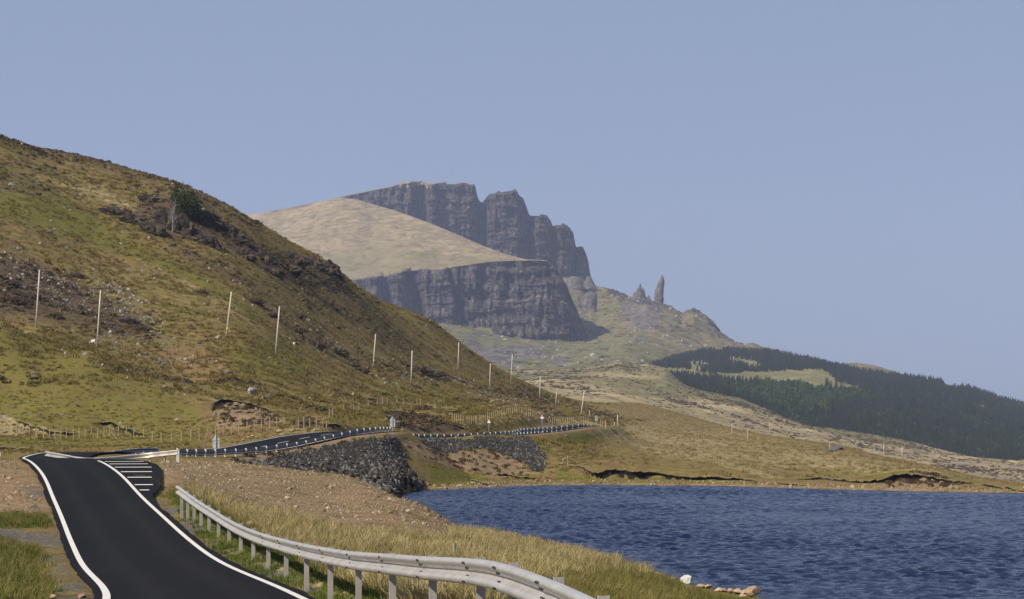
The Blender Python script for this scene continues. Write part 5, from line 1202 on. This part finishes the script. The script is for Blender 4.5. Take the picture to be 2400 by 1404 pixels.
# ------------------------------------------------------------------ utility poles
def pole(foot, topp, label, ymin, arm=True, tagm=False, hm=9.0, wide=1.0):
    g = ground_at(foot[0], foot[1], ymin); Y = g[1]; T = P(topp[0], topp[1], Y)
    root = empty('utility_pole', g); tag(root, label, 'utility pole', 'utility poles along the hillside')
    d = T - g; V = []; Fc = []; L_ = d[2]; r_ = max(0.13, 0.0135 * L_) * wide
    tube_into(V, Fc, [(0, 0, -0.3), d * 0.5, d], [r_ * 1.15, r_, r_ * 0.8], 8); link('pole_shaft', mesh_from('pole_shaft', V, Fc, [MAT['pole_wood']], True), root)
    if arm:
        V = []; Fc = []; aw = 0.165 * L_; box_into(V, Fc, d + np.array([0, -0.16, 0.05]), (2 * aw, 0.14, 0.16)); ar = link('crossarm', mesh_from('crossarm', V, Fc, [MAT['pole_dark']]), root)
        for ox in (-0.92, 0, 0.92):
            V = []; Fc = []; c = d + np.array([ox * aw, -0.16, 0.13]); h = 0.42 if ox else 0.42
            tube_into(V, Fc, [c, c + (0, 0, h * 0.45), c + (0, 0, h * 0.5), c + (0, 0, h)], [0.035, 0.035, 0.10, 0.07], 6); link('insulator', mesh_from('insulator', V, Fc, [MAT['pole_dark']]), ar)
    if tagm:
        V = []; Fc = []; c = d * 0.2; box_into(V, Fc, c + np.array([0, -r_ * 1.1, 0]), (0.28, 0.04, 0.32)); link('tag_plate', mesh_from('tag_plate', V, Fc, [MAT['pole_tag']]), root)
    return root
PL = [((84, 768), (93, 630), 240, 1, 0), ((227, 814), (236, 677), 240, 1, 0), ((530, 791), (542.5, 684), 380, 0, 1), ((645.5, 836), (655.5, 715), 330, 1, 0), ((874.5, 860), (880.5, 783), 400, 0, 1), ((963.5, 902), (966, 822), 400, 0, 0), ((1073.5, 868), (1075.5, 801), 500, 1, 0), ((1147.5, 911), (1149.5, 850), 450, 1, 0), ((1197.5, 898), (1201, 828), 500, 1, 0), ((1264.5, 937), (1266.5, 880), 500, 1, 0), ((1302, 949), (1306, 908), 500, 1, 0), ((1361, 977), (1370, 913), 450, 1, 0)]
for k, (f, t, ym, ar, tg) in enumerate(PL):
    pole(f, t, f'weathered wooden utility pole on the hillside, {ORD[k]} from the left', ym, ar, tg)
for k, (f, t, ym, ar) in enumerate([((1715, 1024), (1715.5, 990), 450, 1), ((1752, 1037), (1753, 1001), 400, 1), ((1804, 1023), (1804.5, 993), 450, 0), ((1945, 1055), (1945, 1036), 400, 0), ((2049, 1062), (2049, 1044), 400, 0), ((2071, 1060), (2071, 1040), 400, 0), ((2114, 1062), (2114, 1046), 400, 0)]):
    pole(f, t, f'thin distant pole on the straw-coloured moor, {ORD[k]} from the left', ym, ar, wide=0.5)
for px, a, b, nm in ((1381, 981, 962, 'slim wooden pole left of the small grey sign back'), (1447, 1007, 972, 'tall slim wooden pole by the pale strip of far road'), (1440, 1005, 988, 'short pole with a crossbar by the pale strip of far road')):
    pole((px, a), (px + 0.5, b), nm, 440, px == 1440, wide=0.55)
gp = empty('gate', ground_at(1490, 1010, 400)); tag(gp, 'pair of thick grey gateposts with a rail on the brown moor', 'gate')
for ox in (-0.25, 0.25):
    V = []; Fc = []; Yg = gp.location.y; box_into(V, Fc, (ox * 4 / F * Yg * 4, 0, 0.6), (0.25, 0.25, 1.6)); link('gatepost', mesh_from('gatepost', V, Fc, [MAT['post_grey']]), gp)
V = []; Fc = []; box_into(V, Fc, (0, 0, 0.9), (0.6, 0.06, 0.12)); link('rail', mesh_from('rail', V, Fc, [MAT['post_grey']]), gp)

# ------------------------------------------------------------------ fences
WIRE = simple('fence_wire', (0.16, 0.15, 0.14), 0.1, 3.0, 0.6, metal=0.4)
def fence(posts, label, ymin, h=1.15, mat='post_wood', thick=0.10):
    """posts: (px, py_foot) of each post"""
    pts = [ground_at(px, py, ymin) for px, py in posts]; root = empty('fence', pts[0]); tag(root, label, 'fence', 'post and wire fences')
    ys = np.array([p[1] for p in pts]); 
    for (px, py), p in zip(posts, pts):
        V = []; Fc = []; hh = h * (0.92 + 0.16 * random.random()); lean = random.gauss(0, 0.02)
        tube_into(V, Fc, [p - pts[0] + (0, 0, -0.2), p - pts[0] + (lean, 0, hh)], [thick * 0.55, thick * 0.5], 5); link('post', mesh_from('post', V, Fc, [MAT[mat]]), root)
    for f in (0.35, 0.62, 0.9):
        V = []; Fc = []
        tube_into(V, Fc, [p - pts[0] + (0, 0, h * f) for p in pts], [0.004] * len(pts), 3); link('wire', mesh_from('wire', V, Fc, [WIRE]), root)
    return root
fence([(5, 1016), (20, 1019), (39, 1018), (53, 1016), (69, 1019), (86, 1024), (102, 1029), (116, 1029), (129, 1030), (143, 1028), (156, 1028), (172, 1029), (186, 1028), (200, 1028), (214, 1028), (229, 1027), (244, 1024), (258, 1024), (278, 1024), (296, 1022), (314, 1022), (337, 1026), (357, 1034), (378, 1038), (402, 1036), (425, 1034), (447, 1032), (467, 1032), (486, 1030), (505, 1026), (523, 1022), (542, 1019), (560, 1016), (579, 1012), (596, 1010), (613, 1005), (632.5, 1004), (649, 1003), (665.5, 1003)], 'long post and wire fence along the foot of the green slope at left', 235)
fence([(699, 1003), (712, 1003), (726, 1003), (742, 1003), (757, 1003), (765, 1010), (772, 978), (779, 976)], 'short run of fence posts at the bend above the far road', 240)
fence([(806, 966), (829, 966), (842, 962), (863, 955), (884, 950), (896, 949), (908, 949), (931, 948), (945, 948), (977, 952), (986, 953), (1004, 958), (1020, 962), (1045, 965)], 'fence climbing the dark slope above the middle road sign', 270)
pa = [(1060 + i * 5.0, 987 + 7 * min(1, i / 6)) for i in range(12)] + [(1118 + i * 4.9, 994 - 24 * (i / 19) ** 1.1) for i in range(20)]
fence(pa, 'pale new fence climbing left of the grassy knoll behind the far road', 330, h=1.25, thick=0.085)
pb = [(1217 + i * 4.4, 969 + 18 * (i / 12)) for i in range(13)]
fence(pb, 'pale new fence descending right of the grassy knoll top', 340, h=1.25, thick=0.085)
pc = [(1285 + i * 5.0, 997 - 4 * (i / 14)) for i in range(15)] + [(1360 + i * 4, 990 + i * 1.6) for i in range(6)]
fence(pc, 'pale new fence running above the end of the far crash barrier', 400, h=1.25, thick=0.085)
fence([(1408, 1000), (1412.5, 1005), (1418.5, 1005), (1420, 1006)], 'four pale posts right of the small grey sign back', 420, h=1.3, thick=0.12)
fence([(1331, 1096)], 'single pale post on the bank above the far shore', 250, h=1.3)
for k, (px, py, tp) in enumerate([(1062, 1310, 1272), (1097, 1314, 1290)]):
    g = ground_at(px, py + 14, 45); T = P(px + (3 if k == 0 else 0), tp, g[1]); V = []; Fc = []
    tube_into(V, Fc, [(0, 0, -0.2), (T - g) * 0.5 + (0.02, 0, 0), T - g], [0.05, 0.045, 0.04], 7)
    o = link('fence_post', mesh_from('fence_post', V, Fc, [MAT['post_grey']]), loc=g); tag(o, ['taller leaning old grey post in the straw grass behind the near barrier', 'shorter old grey post in the straw grass behind the near barrier'][k], 'post', 'old posts behind the near barrier')
def plank(p, q, ymin, label):
    a = ground_at(*p, ymin); b = ground_at(*q, ymin); b = P(q[0], q[1], a[1]); V = []; Fc = []; tube_into(V, Fc, [(0, 0, 0.1), b - a + (0, 0, 0.1)], [0.06, 0.06], 5)
    o = link('plank', mesh_from('plank', V, Fc, [MAT['post_wood']]), loc=a); tag(o, label, 'plank')
plank((274, 1032), (260, 1014), 240, 'pale plank leaning against the left fence'); plank((645, 993), (662, 990), 240, 'pale plank lying level below the earth scar'); plank((791, 979), (781, 970), 270, 'pale plank leaning by the fence bend above the far road')

# ------------------------------------------------------------------ bushes and trees on the hill
def twig_bush(name, rx, rz, n, seed, mat):
    r = np.random.default_rng(seed); V = []; Fc = []
    for _ in range(n):
        a = r.random() * 6.283; el = math.asin(0.1 + 0.9 * r.random()); L_ = 0.55 + 0.5 * r.random()
        d = np.array([math.cos(a) * math.cos(el) * rx, math.sin(a) * math.cos(el) * rx, math.sin(el) * rz]) * L_
        b = np.array([r.normal(0, 0.25) * rx, r.normal(0, 0.25) * rx, 0]); e = b + d; mid = (b + e) / 2 + r.normal(0, 0.12, 3) * rx
        w_ = 0.045 * rx * (0.6 + r.random()); s = np.cross(e - b, r.normal(size=3)); s = s / (np.linalg.norm(s) + 1e-9) * w_; k = len(V)
        V += [b - s, b + s, mid + s * 0.8, mid - s * 0.8, e]; Fc += [(k, k + 1, k + 2, k + 3), (k + 3, k + 2, k + 4)]
    return mesh_from(name, V, Fc, [mat])
BUSH = [twig_bush('bush', 1.0, 0.8, 420, 500 + i, MAT['bare_twig']) for i in range(4)]
blist = [(40, 700, 60), (90, 690, 50), (30, 660, 44), (130, 735, 40), (300, 745, 50), (330, 765, 44), (180, 640, 40), (470, 680, 40), (600, 700, 50), (640, 735, 40), (700, 770, 44), (745, 800, 60), (790, 815, 56), (825, 850, 44), (850, 865, 40), (945, 845, 56), (985, 860, 60), (1020, 870, 56), (1040, 885, 40), (555, 560, 40), (590, 575, 36), (700, 735, 40), (1020, 830, 30)]
for k, (px, py, w_) in enumerate(sorted(blist)):
    g = ground_at(px, py + w_ * 0.22, 385); r_ = w_ / 2 * g[1] / F
    o = link('bush', BUSH[k % 4], loc=g, rot=(0, 0, random.random() * 6.28), scale=(r_, r_, r_ * 0.85)); tag(o, f'leafless grey-brown bush on the left hill, {ORD[k]} from the left', 'bush', 'leafless bushes on the hillside')
def leaf_crown(n, rx, rz, leaf, seed, mat, name='crown', lobes=7):
    r = np.random.default_rng(seed); C = [np.array([r.normal(0, 0.42) * rx, r.normal(0, 0.42) * rx, rz * (0.15 + 0.85 * r.random())]) for _ in range(lobes)]; V = []; Fc = []
    for _ in range(n):
        c = C[int(r.integers(lobes))] + r.normal(0, 0.26, 3) * np.array([rx, rx, rz * 0.75]); u = r.normal(size=3); u /= np.linalg.norm(u); v = np.cross(u, r.normal(size=3)); v /= np.linalg.norm(v) + 1e-9
        s = leaf * (0.5 + r.random()); k = len(V); V += [c - u * s, c + v * s * 0.6, c + u * s, c - v * s * 0.6]; Fc.append((k, k + 1, k + 2, k + 3))
    return mesh_from(name, V, Fc, [mat])
def branching(h, seed, r0, n=9, name='trunk', mat=None, spread=0.5):
    r = np.random.default_rng(seed); V = []; Fc = []
    tp = [np.array([0, 0, -0.3]), np.array([0.04 * h, 0, 0.3 * h]), np.array([0.02 * h, 0.03 * h, 0.62 * h]), np.array([0.08 * h, 0, 0.95 * h])]; tube_into(V, Fc, tp, [r0, r0 * 0.8, r0 * 0.5, r0 * 0.12], 6)
    for i in range(n):
        t = 0.25 + 0.65 * i / n; b = np.array([0.04 * h, 0.01 * h, t * h]); a = r.random() * 6.283; L_ = h * (0.25 + 0.25 * r.random())
        m_ = b + np.array([math.cos(a) * spread, math.sin(a) * spread, 0.55]) * L_ * 0.5; e = b + np.array([math.cos(a) * spread, math.sin(a) * spread, 0.95]) * L_
        tube_into(V, Fc, [b, m_, e], [r0 * 0.42, r0 * 0.28, r0 * 0.06], 4, False)
        for q in range(3):
            e2 = m_ + (e - m_) * r.random() + r.normal(0, 0.3, 3) * L_ * 0.6 + np.array([0, 0, 0.15 * L_]); tube_into(V, Fc, [m_, e2], [r0 * 0.18, r0 * 0.04], 3, False)
    return mesh_from(name, V, Fc, [mat])
def tree(px, py, hpx, wpx, label, seed, ymin=400, leaves=900):
    g = ground_at(px, py, ymin); h = hpx * g[1] / F; w_ = wpx * g[1] / F
    root = empty('tree', g); tag(root, label, 'tree'); link('trunk', branching(h * 0.9, seed, 0.035 * h, mat=MAT['bark']), root)
    link('crown', leaf_crown(leaves, w_ / 2, h * 0.92, 0.035 * h, seed, MAT['leaf']), root); return root
tree(434, 516, 66, 84, 'dark green leafy tree growing on the crag at the hill brow', 601, 430, 3200); tree(408, 470, 36, 26, 'small green shrub tree just above the leafy one on the crag', 602, 430, 500); tree(1019, 768, 18, 26, 'low green shrub on the hill skyline before the cliff', 603, 500, 400)
g = ground_at(403, 545, 430); root = empty('tree', g); tag(root, 'pale leafless tree standing before the dark crag', 'tree'); link('trunk', branching(64 * g[1] / F, 611, 0.022 * 64 * g[1] / F, 11, mat=MAT['bare_bark'], spread=0.4), root)
g = ground_at(1018, 955, 330); root = empty('tree', g); tag(root, 'bare thin sapling by the fence on the dark slope', 'tree'); link('trunk', branching(28 * g[1] / F, 613, 0.03, 4, mat=MAT['post_wood'], spread=0.5), root)

# ------------------------------------------------------------------ sheep
def sheep(px, py, wpx, yaw, label, ymin, graze=True):
    g = ground_at(px, py, ymin); L_ = wpx * g[1] / F; s = L_ / 1.15
    root = empty('sheep', g, yaw); tag(root, label, 'sheep', 'sheep on the hillside'); root.scale = (s, s, s)
    hd = [(0.42, 0, 0.62), (0.60, 0, 0.45), (0.70, 0, 0.26), (0.76, 0, 0.14)] if graze else [(0.42, 0, 0.66), (0.58, 0, 0.82), (0.70, 0, 0.88), (0.80, 0, 0.82)]
    V = [(-0.48, 0, 0.60), (-0.36, 0, 0.60), (-0.1, 0, 0.58), (0.18, 0, 0.58), (0.34, 0, 0.60)] + hd; R_ = [0.13, 0.25, 0.29, 0.28, 0.23, 0.15, 0.11, 0.085, 0.055]; E = [(i, i + 1) for i in range(8)]
    for b, x in ((1, -0.38), (4, 0.32)):
        for sd in (-0.13, 0.13):
            k = len(V); V += [(x, sd, 0.38), (x + (-0.03 if b == 1 else 0.0), sd, 0.2), (x, sd, 0.02)]; R_ += [0.085, 0.045, 0.045]; E += [(b, k), (k, k + 1), (k + 1, k + 2)]
    me = bpy.data.meshes.new('body'); me.from_pydata(V, E, []); o = link('body', me, root); me.materials.append(MAT['wool'])
    md = o.modifiers.new('skin', 'SKIN'); 
    for i, sv in enumerate(me.skin_vertices[0].data): sv.radius = (R_[i], R_[i]); sv.use_root = (i == 2)
    sb = o.modifiers.new('smooth', 'SUBSURF'); sb.levels = 2; sb.render_levels = 2
    for sd in (-1, 1):
        V2 = []; F2 = []; c = np.array(hd[2]); tube_into(V2, F2, [c + (0, 0.06 * sd, 0.04), c + (-0.02, 0.17 * sd, 0.03)], [0.03, 0.012], 5); link('ear', mesh_from('ear', V2, F2, [MAT['sheep_face']]), root)
    return root
sheep(218, 808, 15, 3.0, 'white sheep grazing beside the second utility pole', 240); sheep(690, 809, 9, 1.2, 'white sheep seen end-on right of the fourth utility pole', 330, graze=True)

# ------------------------------------------------------------------ ground vegetation (uncountable)
source('tussock', [tuft_mesh('tussock', MAT['tussock'], 22, 0.5, 0.42, 0.7, 0.09, 700 + i) for i in range(4)])
source('moor_tussock', [tuft_mesh('moor_tussock', MAT['moor_tussock'], 22, 0.5, 0.45, 0.7, 0.09, 710 + i) for i in range(4)])
source('heather', [clump_mesh('heather_clump', MAT['heather'], 46, 0.7, 0.5, 0.16, 720 + i) for i in range(4)])
source('straw', [tuft_mesh('straw_tuft', MAT['straw_blade'], 34, 0.55, 0.20, 0.55, 0.013, 730 + i, 3) for i in range(5)])
source('mixed', [tuft_mesh('mixed_tuft', MAT['mixed_blade'], 30, 0.38, 0.20, 0.6, 0.013, 740 + i) for i in range(4)])
source('green', [tuft_mesh('green_tuft', MAT['green_blade'], 30, 0.15, 0.16, 0.6, 0.012, 750 + i) for i in range(4)])
soft = fbm2(GX / 40, GY / 60, 3, 155) * 120
hillw = sstep(1480, 1240, GPX + soft); moorw = 1 - hillw
riprap_m = rip_mask(RIP1, 180, 280) | rip_mask(RIP2, 260, 352)
lay_m = (S1 < 0) & (D1 < np.interp(GY, LAY_Y, LAY_W, left=0, right=0) + 0.35)
hillm = hillw * (GY > 206) * ((GY > 238) | (GPX < 900)) * (D1 > 3.2)
okg = np.clip(1 - soil - gravel, 0, 1) * np.where(S2 < 0, D2 > 6.5, D2 > 4.6) * (~riprap_m) * (~lay_m) * (SD < -1.2)
pts, idx = pick(hillm * okg * np.clip(1 - heather, 0.1, 1) * (0.25 + 0.75 * (fbm2(GX / 6, GY / 6, 3, 151) > -0.1)), 1.0, 110000); v = visible(pts); pts = pts[v]
scatter('hill_grass', pts, (0.45 + 0.75 * rng.random(len(pts))) * np.where(pts[:, 1] < 330, 0.55, 1.0) * np.where(pts[:, 1] < 270, 0.7, 1.0), 'tussock', 0.2)
pts, idx = pick(hillm * okg * np.clip(heather - 0.12, 0, 1) ** 1.3 * (0.2 + 0.8 * (fbm2(GX / 5, GY / 5, 3, 152) > -0.05)), 1.0, 60000); v = visible(pts); pts = pts[v]
scatter('heather', pts, 0.5 + 0.9 * rng.random(len(pts)) ** 2, 'heather', 0.2, squash=np.array([1.15, 1.0, 0.8]))
moorm = moorw * (GY > 268) * (GY < 1100)
pts, idx = pick(moorm * okg * (SD < -1.5) * (0.2 + 0.8 * (fbm2(GX / 8, GY / 8, 3, 153) > -0.1)), 0.2, 30000); v = visible(pts); pts = pts[v]
scatter('moor_grass', pts, 0.35 + 0.6 * rng.random(len(pts)), 'moor_tussock', 0.2)
nearm = (GY < 160) & (SD < -0.2) & (D1 > 2.3) & (~lay_m) & ~((GPX > 1590) & (land < 3.0))
stw = np.clip(straw - 1.1 * green, 0, 1)
pts, idx = pick(nearm * okg * np.clip(stw - 0.2, 0, 1) * (0.35 + 0.65 * (fbm2(GX / 1.5, GY / 2.5, 3, 154) > 0.0)), 12.0, 20000); v = visible(pts, 14); pts = pts[v]
scatter('straw_grass', pts, 0.45 + 0.7 * rng.random(len(pts)), 'straw', 0.15)
pts, idx = pick(nearm * okg * (np.clip(straw, 0, 1) * 0.5 + np.clip(green, 0, 1) * 0.3) * (green < 0.8) * (GPX > 420), 13.0, 18000); v = visible(pts, 10); pts = pts[v]
scatter('mixed_grass', pts, 0.5 + 0.6 * rng.random(len(pts)), 'mixed', 0.15)
pts, idx = pick(nearm * np.clip(1 - gravel, 0, 1) * np.clip(green - 0.3 - soil, 0, 1), 26.0, 26000); v = visible(pts, 8); pts = pts[v]
scatter('verge_grass', pts, 0.5 + 0.9 * rng.random(len(pts)), 'green', 0.15)
pts, idx = pick((GPX < 420) * (GY < 120) * (D1 > 2.4) * np.clip(0.4 + 0.6 * green - soil - gravel, 0, 1), 8.0, 9000)
scatter('verge_mixed', pts, 0.35 + 0.6 * rng.random(len(pts)), 'mixed', 0.2)
# pebbles and clods on the bare earth
source('pebble', [rock_mesh('pebble', MAT['pebble'], 760 + i, 1, 0.35, 0.75) for i in range(5)])
pts, idx = pick((soil > 0.5) * (GY < 200) * (D1 > 2.3) * (SD < 0), 7.0, 16000); v = visible(pts, 6); pts = pts[v]
scatter('loose_stones', pts, 0.018 + 0.085 * rng.random(len(pts)) ** 4, 'pebble', 1.0)

pts, idx = pick((soil > 0.55) * (GY < 200) * (D1 > 2.6) * (SD < -1) * (~lay_m) * (fbm2(GX / 6, GY / 9, 3, 156) > 0.12), 0.9, 2500); v = visible(pts, 6); pts = pts[v]
scatter('weeds', pts, 0.25 + 0.45 * rng.random(len(pts)), 'mixed', 0.3)
pts, idx = pick((soil > 0.5) * (GY < 200) * (D1 > 2.6) * (SD < 0) * (~lay_m), 0.22, 900); v = visible(pts, 6); pts = pts[v]
scatter('clods', pts, 0.07 + 0.16 * rng.random(len(pts)) ** 2, 'pebble', 1.0)
pts, idx = pick((soil > 0.5) * (GY > 200) * (GY < 460) * (SD < -1.5) * (D2 > 5), 0.5, 1800); v = visible(pts, 6); pts = pts[v]
scatter('bank_weeds', pts, 0.25 + 0.4 * rng.random(len(pts)), 'heather', 0.3)
# far slopes: dark tussocks on the lower moor, fallen rock and bracken on the talus
def on_grid(A, n, seed, cut):
    r = np.random.default_rng(seed); X_, Y_, Z_ = A[:3]; ar = np.abs(np.gradient(X_, axis=1) * np.gradient(Y_, axis=0)) * cut(X_, Y_, Z_)
    cm = np.cumsum(ar.ravel()); k = np.clip(np.searchsorted(cm, r.random(n) * cm[-1]), 0, X_.size - 1); i, j = np.unravel_index(k, X_.shape); i = np.clip(i, 0, X_.shape[0] - 2); j = np.clip(j, 0, X_.shape[1] - 2)
    u, v_ = r.random(n), r.random(n); f = lambda M: (M[i, j] * (1 - u) + M[i, j + 1] * u) * (1 - v_) + (M[i + 1, j] * (1 - u) + M[i + 1, j + 1] * u) * v_
    return np.stack([f(X_), f(Y_), f(Z_)], 1)
pts = on_grid(LOWM, 9000, 31, lambda x, y, z: 0.15 + np.clip(fbm2(x / 40, y / 70, 3, 191) * 2, 0, 1)); scatter('moor_clumps', pts, 0.7 + 1.5 * rng.random(len(pts)) ** 2, 'heather', 0.2, squash=np.array([1.5, 1.2, 0.7]))
pts = on_grid(TALUS, 6000, 33, lambda x, y, z: (0.08 + np.clip(fbm2(x / 50, y / 70, 3, 192) * 2, 0, 1)) * (y > 2900)); scatter('talus_rocks', pts, 0.7 + 3.2 * rng.random(len(pts)) ** 4, 'scree', 1.0)
pts = on_grid(TALUS, 5000, 35, lambda x, y, z: (0.05 + np.clip(fbm2(x / 60, y / 60, 3, 193) * 2, 0, 1)) * (y > 2900)); scatter('talus_bracken', pts, 1.2 + 3.0 * rng.random(len(pts)) ** 2, 'heather', 0.2, squash=np.array([1.8, 1.4, 0.6]))
# ------------------------------------------------------------------ the wood on the far hill
def conifer_mesh(name, seed, h=12.0, r=2.3, tiers=6, n=9):
    q = np.random.default_rng(seed); V = []; Fc = []
    tube_into(V, Fc, [(0, 0, -1), (0, 0, h * 0.9)], [0.22, 0.05], 4, False)
    for t in range(tiers):
        z0 = h * (0.06 + 0.86 * t / tiers); z1 = z0 + h * 0.26; rr = r * (1 - 0.86 * t / tiers) * (0.85 + 0.3 * q.random()); k = len(V); V.append((q.normal(0, 0.1), q.normal(0, 0.1), min(z1, h)))
        for j in range(n):
            a = 6.283 * (j + 0.5 * (t % 2)) / n; f = (1.0 if j % 2 else 0.62) * (0.8 + 0.4 * q.random()); V.append((math.cos(a) * rr * f, math.sin(a) * rr * f, z0 + q.normal(0, 0.18)))
        for j in range(n): Fc.append((k, k + 1 + j, k + 1 + (j + 1) % n))
    return mesh_from(name, V, Fc, [MAT['conifer']])
CON = [conifer_mesh('conifer', 800 + i, 11 + i % 3, 2.2 + 0.3 * (i % 2)) for i in range(5)]; source('conifer', CON)
source('broadleaf', [leaf_crown(110, 3.0, 8.0, 1.0, 820 + i, MAT['broadleaf'], 'broadleaf') for i in range(4)])
CLR = [[(1650, 877), (1740, 873), (1830, 870), (1880, 867), (1925, 865), (1945, 876), (1960, 893), (2018, 909), (2012, 918), (1960, 911), (1900, 911), (1870, 903), (1780, 898), (1700, 891), (1660, 884)],
       [(1500, 866), (1560, 862), (1600, 862), (1640, 870), (1690, 884), (1662, 890), (1590, 878), (1555, 872)], [(1690, 838), (1722, 838), (1778, 850), (1788, 862), (1760, 860), (1720, 849)], [(1612, 848), (1640, 845), (1668, 855), (1642, 864), (1622, 864)],
       [(2210, 890), (2246, 890), (2254, 908), (2214, 908)], [(2040, 966), (2098, 987), (2098, 992), (2040, 972)], [(2292, 948), (2312, 952), (2308, 962), (2294, 958)], [(1440, 800), (1512, 860), (1540, 872), (1585, 905), (1440, 990)]]
nE = 36000; rr_, cc_ = EX.shape
ae = np.abs(np.gradient(EX, axis=1) * np.gradient(EY, axis=0)); ae[ES > 2.02] = 0
cum = np.cumsum(ae.ravel()); idx = np.clip(np.searchsorted(cum, rng.random(nE) * cum[-1]), 0, EX.size - 1); r_, q_ = np.unravel_index(idx, EX.shape); r_ = np.clip(r_, 0, rr_ - 2); q_ = np.clip(q_, 0, cc_ - 2)
a = rng.random(nE); b = rng.random(nE); bil = lambda A: (A[r_, q_] * (1 - a) + A[r_, q_ + 1] * a) * (1 - b) + (A[r_ + 1, q_] * (1 - a) + A[r_ + 1, q_ + 1] * a) * b
tx, ty, tz = bil(EX), bil(EY), bil(EZ); tpx = 1200 + tx / ty * F; tpy = HOR - F * (tz - EYE) / ty
ok = np.ones(nE, bool)
for c_ in CLR:
    for dy_ in (0, 6): ok &= poly_sd(tpx, tpy - dy_, c_) < rng.normal(0, 1.2, nE)
ok &= fbm2(tx / 25, ty / 25, 3, 161) > -0.55
green_sd = poly_sd(tpx + fbm2(tx / 60, ty / 60, 3, 162) * 30, tpy + fbm2(tx / 60, ty / 60, 3, 163) * 14, [(1690, 908), (1850, 908), (2010, 922), (2060, 940), (1960, 955), (1850, 985), (1790, 950)])
isb = (green_sd > 0) & (rng.random(nE) < 0.62) | (rng.random(nE) < 0.03) & (tpy > 930)
T3 = np.stack([tx, ty, tz - 0.3], 1)
selc = ok & ~isb; selb = ok & isb
o = scatter('conifer_wood', T3[selc], 0.42 + 0.55 * rng.random(selc.sum()) ** 1.3 + 0.12 * fbm2(tx[selc] / 40, ty[selc] / 40, 2, 164), 'conifer', 0.03)
o = scatter('broadleaf_wood', T3[selb], 0.6 + 0.5 * rng.random(selb.sum()), 'broadleaf', 0.05)
def on_sheet(px, py):
    j = int(np.argmin(np.abs(EPX[0] - px))); i = int(np.argmin(np.abs(EPY[:, j] - py) + (ES[:, j] > 2) * 999)); return np.array([EX[i, j], EY[i, j], EZ[i, j]])
iso = sorted([(1560, 856), (1566, 855), (1664, 884), (1735, 860), (1775, 858), (1640, 858), (1628, 855), (1940, 905), (1950, 908), (1960, 909), (1972, 911), (1935, 908), (1945, 911), (1650, 856), (1648, 890), (1640, 826), (1652, 828), (1645, 830)])
for k, (px, py) in enumerate(iso):
    g = on_sheet(px, py); o = link('conifer_tree', CON[k % 5], loc=g, scale=0.7 + 0.35 * random.random(), rot=(0, 0, k)); tag(o, f'small dark conifer standing apart from the wood, {ORD[k]} from the left', 'tree', 'lone conifers on the forest hill')

# ------------------------------------------------------------------ air
hz = bpy.data.materials.new('haze_air'); hz.use_nodes = True
hn = hz.node_tree.nodes; hl = hz.node_tree.links
for n in list(hn): hn.remove(n)
ho = hn.new('ShaderNodeOutputMaterial'); hv = hn.new('ShaderNodeVolumePrincipled')
hv.inputs['Color'].default_value = (*HAZE_COLOR, 1); hv.inputs['Density'].default_value = HAZE_DENSITY; hv.inputs['Anisotropy'].default_value = 0.0
hl.new(hv.outputs['Volume'], ho.inputs['Volume'])
x0, x1, y0, y1, z0, z1 = -2200, 2200, -80, 6200, -80, 540
V = [(x0, y0, z0), (x1, y0, z0), (x1, y1, z0), (x0, y1, z0), (x0, y0, z1), (x1, y0, z1), (x1, y1, z1), (x0, y1, z1)]
hb = link('haze', mesh_from('haze', V, [(3, 2, 1, 0), (4, 5, 6, 7), (0, 1, 5, 4), (1, 2, 6, 5), (2, 3, 7, 6), (3, 0, 4, 7)], [hz])); tag(hb, kind='stuff')
